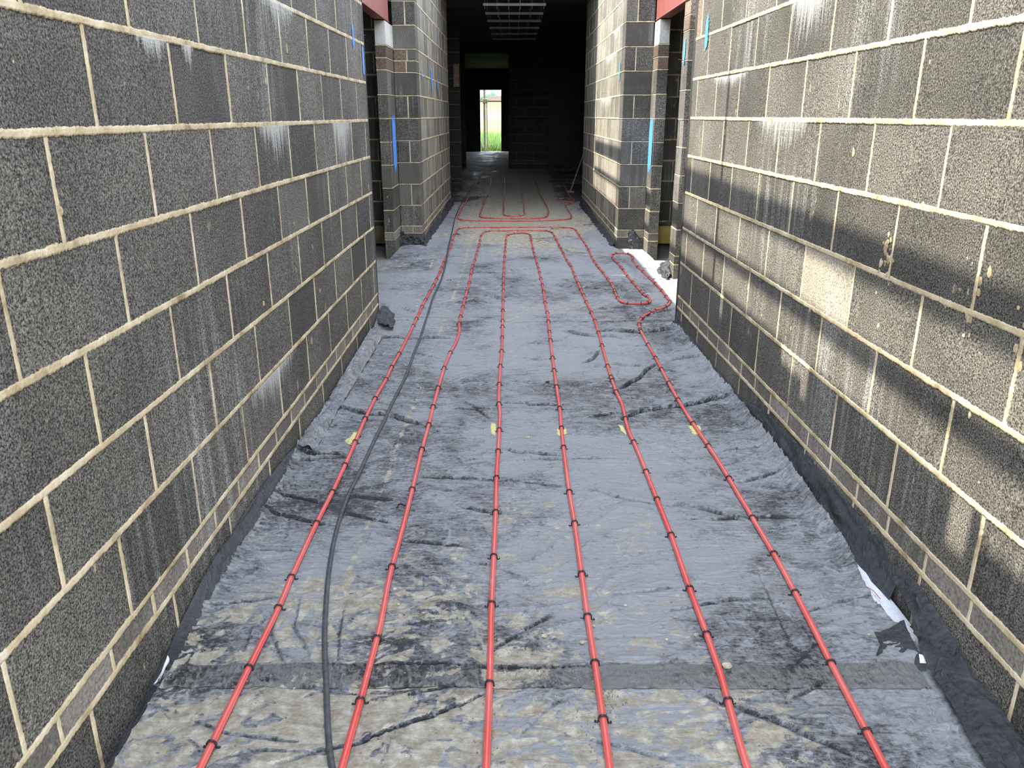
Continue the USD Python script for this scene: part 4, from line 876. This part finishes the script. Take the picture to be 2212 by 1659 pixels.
def wall_paint(P, U, V, label, n=14, m=None, sa=0.34):
    """Sprayed patch: corner P, edges U and V (3D), standing 1 mm off the wall."""
    P, U, V = (np.array(a, float) for a in (P, U, V))
    a, b = np.meshgrid(np.linspace(0, 1, n), np.linspace(0, 1, n), indexing='ij')
    v = P + a[..., None] * U + b[..., None] * V
    cov = 0.80 * np.exp(-((a - 0.5) / sa) ** 2 - ((b - 0.5) / 0.40) ** 4) - 0.12 * (np.minimum(a, 1 - a) < 0.05)
    return obj('paint_mark', (v.reshape(-1, 3), grid_faces(n, n)), m or M_blue, None, attrs={'cover': cov.ravel() + 0.1}, label=label, cat='paint mark')


wall_paint((-1.2265, 8.40, 0.72), (0, 0.24, 0), (0, 0, 0.72), 'tall blue spray stripe on the left doorway jamb', sa=0.8)
wall_paint((1.3875, 8.20, 0.72), (0, 0.22, 0), (0, 0, 0.70), 'tall blue spray stripe on the right doorway jamb', sa=0.8)
wall_paint((-0.924, 4.91, 1.70), (0, 0.09, 0), (0, 0, 0.18), 'blue spray mark above the bed joint near the end of the left wall')
wall_paint((-0.924, 5.19, 1.56), (0, 0.10, 0), (0, 0, 0.24), 'blue spray mark on the end block of the near left wall')
wall_paint((-0.994, 9.15, 1.72), (0, 0.12, 0), (0, 0, 0.12), 'small blue spray mark nearest the left pier on the far left wall')
wall_paint((-0.994, 10.2, 1.60), (0, 0.22, 0), (0, 0, 0.34), 'longer blue spray mark on the far left wall')
wall_paint((-0.994, 11.0, 1.66), (0, 0.18, 0), (0, 0, 0.18), 'blue spray mark deepest on the far left wall')
wall_paint((wall_r(4.9) - 0.005, 4.83, 1.68), (0, 0.12, 0), (0, 0, 0.24), 'blue spray mark high near the end of the right wall')
wall_paint((1.394, 6.88, 1.72), (0, 0.12, 0), (0, 0, 0.26), 'blue spray mark on the sunlit near jamb')
wall_paint((1.104, 8.69, 1.68), (0, 0.14, 0), (0, 0, 0.24), 'blue spray mark on the far right wall beside the pier')
for p0, p1, lbl in (((-0.93, 4.96, 1.80), (-0.80, 5.06, 1.80), 'thin wire sticking out of the near left wall by the blue mark'), ((-1.22, 8.30, 1.89), (-1.40, 8.18, 1.90), 'thin rod sticking out beside the left padstone'),
                    ((-1.0, 9.2, 1.76), (-0.90, 9.25, 1.755), 'thin wire sticking out of the far left wall'), ((1.11, 9.9, 1.60), (0.98, 9.8, 1.61), 'thin wire sticking out of the far right wall'),
                    ((1.40, 6.95, 1.78), (1.30, 6.92, 1.80), 'thin wire sticking out of the sunlit near jamb')):
    obj('wall_tie', tube(np.linspace(p0, (np.array(p0) + np.array(p1)) / 2, 4), 0.0018, 6), M_rust, None, label=lbl, cat='wall tie')

# white lime runs under bed joints and mortar splashed on the blocks: parts of their walls
M_lime = mat('lime_run', {
    'geo': ('geometry', {}), 'a': ('attribute', {'attribute': 'cover'}), 'm': ('mapping', {'scale': (70, 70, 4)}), 'n': ('noise_texture', {'scale': 1.0, 'detail': 5.0, 'roughness': 0.6}),
    'k': ('noise_texture', {'scale': 160.0, 'detail': 3.0}), 'kk': ('math', {'math_type': 'multiply_add', 'value2': 0.5}),
    's': ('math', {'math_type': 'add'}), 'r': ('map_range', {'from_min': 1.18, 'from_max': 1.55, 'to_max': 0.48, 'clamp': True}),
    't': ('transparent_bsdf', {}), 'p': ('principled_bsdf', {'base_color': (0.46, 0.45, 0.40), 'roughness': 0.9}), 'x': ('mix_closure', {})},
    [('geo.position', 'm.vector'), ('geo.position', 'k.vector'), ('m.vector', 'n.vector'), ('k.fac', 'kk.value1'), ('n.fac', 'kk.value3'), ('a.fac', 's.value1'), ('kk.value', 's.value2'), ('s.value', 'r.value'), ('r.result', 'x.fac'), ('t.BSDF', 'x.closure1'), ('p.BSDF', 'x.closure2')], surface='x.closure')
WALLS = {n: stage.GetPrimAtPath('/World/' + n) for n in ('wall_left', 'wall_right', 'wall_far_right', 'wall_far_left')}
SURF = {'wall_left': lambda y: -0.928, 'wall_right': wall_r, 'wall_far_right': lambda y: 1.11, 'wall_far_left': lambda y: -1.0}
for wname, y0, y1, zt, zb in (('wall_left', 2.05, 2.32, 1.545, 1.38), ('wall_left', 2.36, 2.48, 1.545, 1.30), ('wall_left', 3.05, 3.75, 1.78, 1.38), ('wall_left', 3.2, 4.1, 2.0, 1.60), ('wall_left', 2.9, 3.5, 1.32, 0.9), ('wall_left', 4.1, 4.8, 1.32, 0.5), ('wall_left', 2.5, 3.3, 0.42, 0.05),
                              ('wall_right', 2.95, 3.6, 1.80, 1.25), ('wall_right', 3.0, 3.9, 1.335, 1.0), ('wall_right', 2.1, 2.6, 1.79, 1.57), ('wall_right', 3.9, 4.8, 1.55, 1.35),
                              ('wall_far_right', 8.75, 9.6, 2.22, 1.9), ('wall_far_right', 8.75, 10.4, 2.0, 1.6), ('wall_far_right', 9.0, 11.0, 1.55, 1.1)):
    sg = 1 if 'left' in wname else -1
    n, k = 16, 12
    a, b = np.meshgrid(np.linspace(0, 1, n), np.linspace(0, 1, k), indexing='ij')
    yy = y0 + (y1 - y0) * a; zz = zt + (zb - zt) * b
    xx = SURF[wname](yy) + sg * 0.0048 + 0 * yy
    ln = 0.35 + 0.65 * meshkit.fbm(np.stack([yy * 9, yy * 0, yy * 0 + zt], -1), 2, 7)
    cov = 0.92 * np.clip(1 - (b / ln) ** 0.7, 0, 1) * np.sin(np.pi * a) ** 0.7
    obj('lime_run', (np.stack([xx, yy, zz], -1).reshape(-1, 3), grid_faces(n, k)), M_lime, WALLS[wname], attrs={'cover': cov.ravel()})
sr_ = np.random.default_rng(23)
M_clay = plain('clay_mortar', (0.33, 0.25, 0.14), 0.95, 0.35, 60.0, bump=0.002)
for wname, n in (('wall_left', 26), ('wall_right', 90)):
    sg = 1 if 'left' in wname else -1
    for k in range(n):
        y, z = 1.0 + 4.0 * sr_.random(), sr_.uniform(0.35, 2.0)
        if wname == 'wall_right' and k < 64:   # the thick droppings around one perpend
            y = sr_.choice([1.95, 2.38, 2.38, 1.70]) + sr_.normal(0, 0.035); z = 1.0 - abs(sr_.normal(0, 0.10)) + 0.02 * sr_.normal()
        r = sr_.uniform(0.003, 0.0095)
        v, f = rock(r, 100 + k, 1.0)
        v = v * (0.7 + 0.6 * meshkit.noise(v / r * 2.6, k))[:, None]
        v = np.stack([v[:, 2] * 0.30, v[:, 0], v[:, 1] * sr_.uniform(0.9, 2.6)], -1)
        obj('mortar_splash', (v + np.array([SURF[wname](y), y, z]), f), M_clay if k % 4 else M_mortar, WALLS[wname], smooth=True)

# scaffold handrails over the left wall (they cast the long shadows on the right wall)
sx = -1.20
t = thing('scaffold_rail', 'scaffold handrail standing behind the top of the left wall', 'scaffold')
for z, rr in ((4.38, 0.045), (4.085, 0.026)):
    obj('rail', tube([(sx, -0.85, z), (sx, 5.0, z), (sx, 11.2, z)], rr, 10), M_steel, t, smooth=True)
for y in (-0.8, 11.15):
    obj('post', tube([(sx - 0.05, y, 0.0), (sx - 0.05, y, 3.0), (sx - 0.05, y, 5.0)], 0.024, 10), M_steel, t, smooth=True)
obj('post', tube([(sx - 0.02, 4.44, 3.9), (sx - 0.02, 4.44, 4.5), (sx - 0.02, 4.44, 5.02)], 0.020, 8), M_steel, t, smooth=True)

# ------------------------------------------------------------------ inside the unlit hall
for k, y in enumerate((12.34, 13.37, 14.4, 15.5, 16.6, 17.7)):
    t = thing('ceiling_hanger', ['nearest', 'second', 'third', 'fourth', 'fifth', 'farthest'][k] + ' pale strut of the row hung on rods under the dark soffit', 'hanger', 'struts hung from the soffit')
    obj('channel', box(-0.43, 0.47, y - 0.02, y + 0.02, 2.83, 2.865, 0.004), M_strut, t)
    for x in np.linspace(-0.40, 0.44, 6):
        obj('rod', tube([(x, y, 2.79), (x, y, 2.9), (x, y, 3.06)], 0.0035, 6), M_strut, t, smooth=True)
obj('roof_beam', box(-1.3, 4.0, 21.5, 21.8, 2.86, 3.05), M_dark, None, label='dark downstand beam across the soffit of the hall', cat='beam')
t = thing('broom', 'thin wooden broom leaning in the dark hall just past the far right wall', 'broom')
obj('handle', tube([(1.06, 14.9, 0.03), (1.25, 14.95, 0.58), (1.42, 15.0, 1.08)], 0.013, 8), M_timber, t, smooth=True)
obj('head', box(0.99, 1.13, 14.86, 14.92, 0.0, 0.04, 0.01), M_timber, t)
obj('timber_post', box(-1.10, -0.99, 15.52, 15.585, 1.85, 2.25, 0.004), M_timber, None, label='short brown timber fixed high on the left pier in the hall', cat='timber')

# ------------------------------------------------------------------ outside, beyond the far doorway
gy_ = np.r_[np.linspace(32.6, 60, 60), np.linspace(62, 130, 40), np.linspace(140, 400, 20)]
gx_ = np.linspace(-60, 60, 60)
GX, GY = np.meshgrid(gx_, gy_)
ground_z = lambda y: np.interp(y, [32.6, 36, 45, 60, 80, 110, 200, 400], [-0.15, -0.05, 0.2, 0.9, 1.5, 3.0, 4.4, 6.0])
GZ = ground_z(GY) + 0.12 * (meshkit.fbm(np.stack([GX * 0.5, GY * 0.5, GX * 0], -1), 3, 2) - 0.5)
M_field = mat('meadow', {
    'geo': ('geometry', {}), 's': ('separate_xyz', {}), 'n': ('noise_texture', {'scale': 1.3, 'detail': 6.0}),
    'y': ('map_range', {'from_min': 32.0, 'from_max': 120.0, 'clamp': True}), 'a': ('math', {'math_type': 'multiply_add', 'value2': 0.10, 'value3': -0.05}), 'b': ('math', {'math_type': 'add'}),
    'r': ('rgb_ramp', {'ramp': [(0.0, (0.075, 0.14, 0.022)), (0.14, (0.09, 0.14, 0.03)), (0.24, (0.12, 0.14, 0.045)), (0.34, (0.11, 0.135, 0.04)), (0.42, (0.17, 0.125, 0.06)), (0.55, (0.16, 0.125, 0.06)), (0.62, (0.11, 0.13, 0.03)), (0.9, (0.10, 0.13, 0.035))]}),
    'p': ('principled_bsdf', {'roughness': 0.95, 'specular_ior_level': 0.1})},
    [('geo.position', 's.vector'), ('geo.position', 'n.vector'), ('s.y', 'y.value'), ('n.fac', 'a.value1'), ('a.value', 'b.value1'), ('y.result', 'b.value2'), ('b.value', 'r.fac'), ('r.color', 'p.base_color')])
obj('ground', (np.stack([GX, GY, GZ], -1).reshape(-1, 3), grid_faces(len(gy_), 60)), M_field, None, smooth=True, label='meadow and fields rising beyond the far doorway', cat='ground', kind='structure')
obj('ground', box(-12, 12, -14, -0.95, -0.2, -0.02), M_dirt, None, label='bare earth behind the camera', cat='ground', kind='structure')
M_grass = plain('grass_blades', (0.085, 0.155, 0.026), 0.7, 0.4, 2.0)
bl = []
for _ in range(5200):
    y = 34.9 + 13 * gr.random() ** 1.6; x = -0.87 * y / 32 + gr.normal(0, 0.9) * y / 33
    hgt = gr.uniform(0.12, 0.42); a_ = gr.uniform(0, math.pi); wv = np.array([math.cos(a_), math.sin(a_), 0]) * 0.012
    b0 = np.array([x, y, float(ground_z(y)) - 0.03]); tip = b0 + np.array([gr.normal(0, 0.08), gr.normal(0, 0.08), hgt])
    bl.append(([b0 - wv, b0 + wv, (b0 + tip) / 2 + wv * 0.7, tip], [[0, 1, 2], [0, 2, 3]]))
obj('meadow_grass', cat(bl), M_grass, None, label='tall green grass standing outside the far doorway', cat='grass', kind='stuff')
# scaffold outside the door
t = thing('scaffold', 'rusty scaffold standards and ledger just outside the far doorway', 'scaffold')
ys_ = 34.2
X = lambda px, y: (px - VX) * (y * CP + 0.3) / F
obj('standard', tube([(X(1047, ys_), ys_, -0.1), (X(1047, ys_), ys_, 2), (X(1047, ys_), ys_, 4.5)], 0.05, 10), M_rust, t, smooth=True)
obj('standard', tube([(X(1052.5, ys_), ys_ + 0.1, -0.1), (X(1052, ys_), ys_ + 0.1, 1), (X(1051.5, ys_), ys_ + 0.1, 2.0)], 0.024, 10), M_rust, t, smooth=True)
obj('ledger', tube([(-3, ys_, 1.90), (-1, ys_, 1.90), (2, ys_, 1.90)], 0.035, 10), M_rust, t, smooth=True)
obj('coupler', box(X(1047, ys_) - 0.08, X(1047, ys_) + 0.14, ys_ - 0.08, ys_ + 0.02, 1.82, 2.0, 0.02), M_rust, t)
obj('brace', tube([(-1.42, ys_, 0.6), (-1.33, ys_, 0.2), (-1.26, ys_, -0.1)], 0.024, 8), M_rust, t, smooth=True)
t = thing('fence', 'pale rail fence across the meadow beyond the scaffold', 'fence')
obj('rail', box(-12, 8, 62, 62.08, 1.72, 1.86, 0.01), M_white, t)
for x in (-8, -5.6, -0.8, 4):
    obj('post', box(x, x + 0.1, 62.1, 62.2, 0.7, 1.95, 0.01), M_white, t)
t = thing('building', 'low brown building on the skyline beyond the meadow', 'building')
M_brown = plain('brown_cladding', (0.12, 0.085, 0.07), 0.8, 0.2, 2.0)
obj('wall', box(-6.0, 30, 200, 214, 3.8, 5.75, 0.05), M_brown, t)
obj('plinth', box(-6.3, 30, 199.6, 200, 3.8, 4.62, 0.05), M_white, t)
obj('end_wall', box(-7.0, -6.0, 199.8, 214, 3.8, 5.2, 0.05), M_white, t)
M_leaf = plain('far_foliage', (0.10, 0.17, 0.10), 0.9, 0.4, 0.6)
for k, (x, y, r, lbl) in enumerate(((-15.5, 300, 3.0, 'leftmost tree crown on the skyline seen through the far doorway'), (-10.2, 310, 3.6, 'middle tree crown on the skyline seen through the far doorway'), (-5.4, 320, 2.2, 'rightmost tree crown on the skyline seen through the far doorway'))):
    m = trimesh.creation.icosphere(3, 1.0)
    v = m.vertices * (r * (0.75 + 0.5 * meshkit.fbm(m.vertices * 3 + k * 5, 3, k))[:, None]) * np.array([1.2, 1.2, 1.0]) + np.array([x, y, 5.2 + r * 0.55])
    tr = thing('tree', lbl, 'tree')
    obj('crown', (v, m.faces), M_leaf, tr, smooth=True)
    obj('trunk', tube([(x, y, 4.8), (x, y, 5.4), (x, y, 6.0)], 0.3, 8), M_timber, tr)
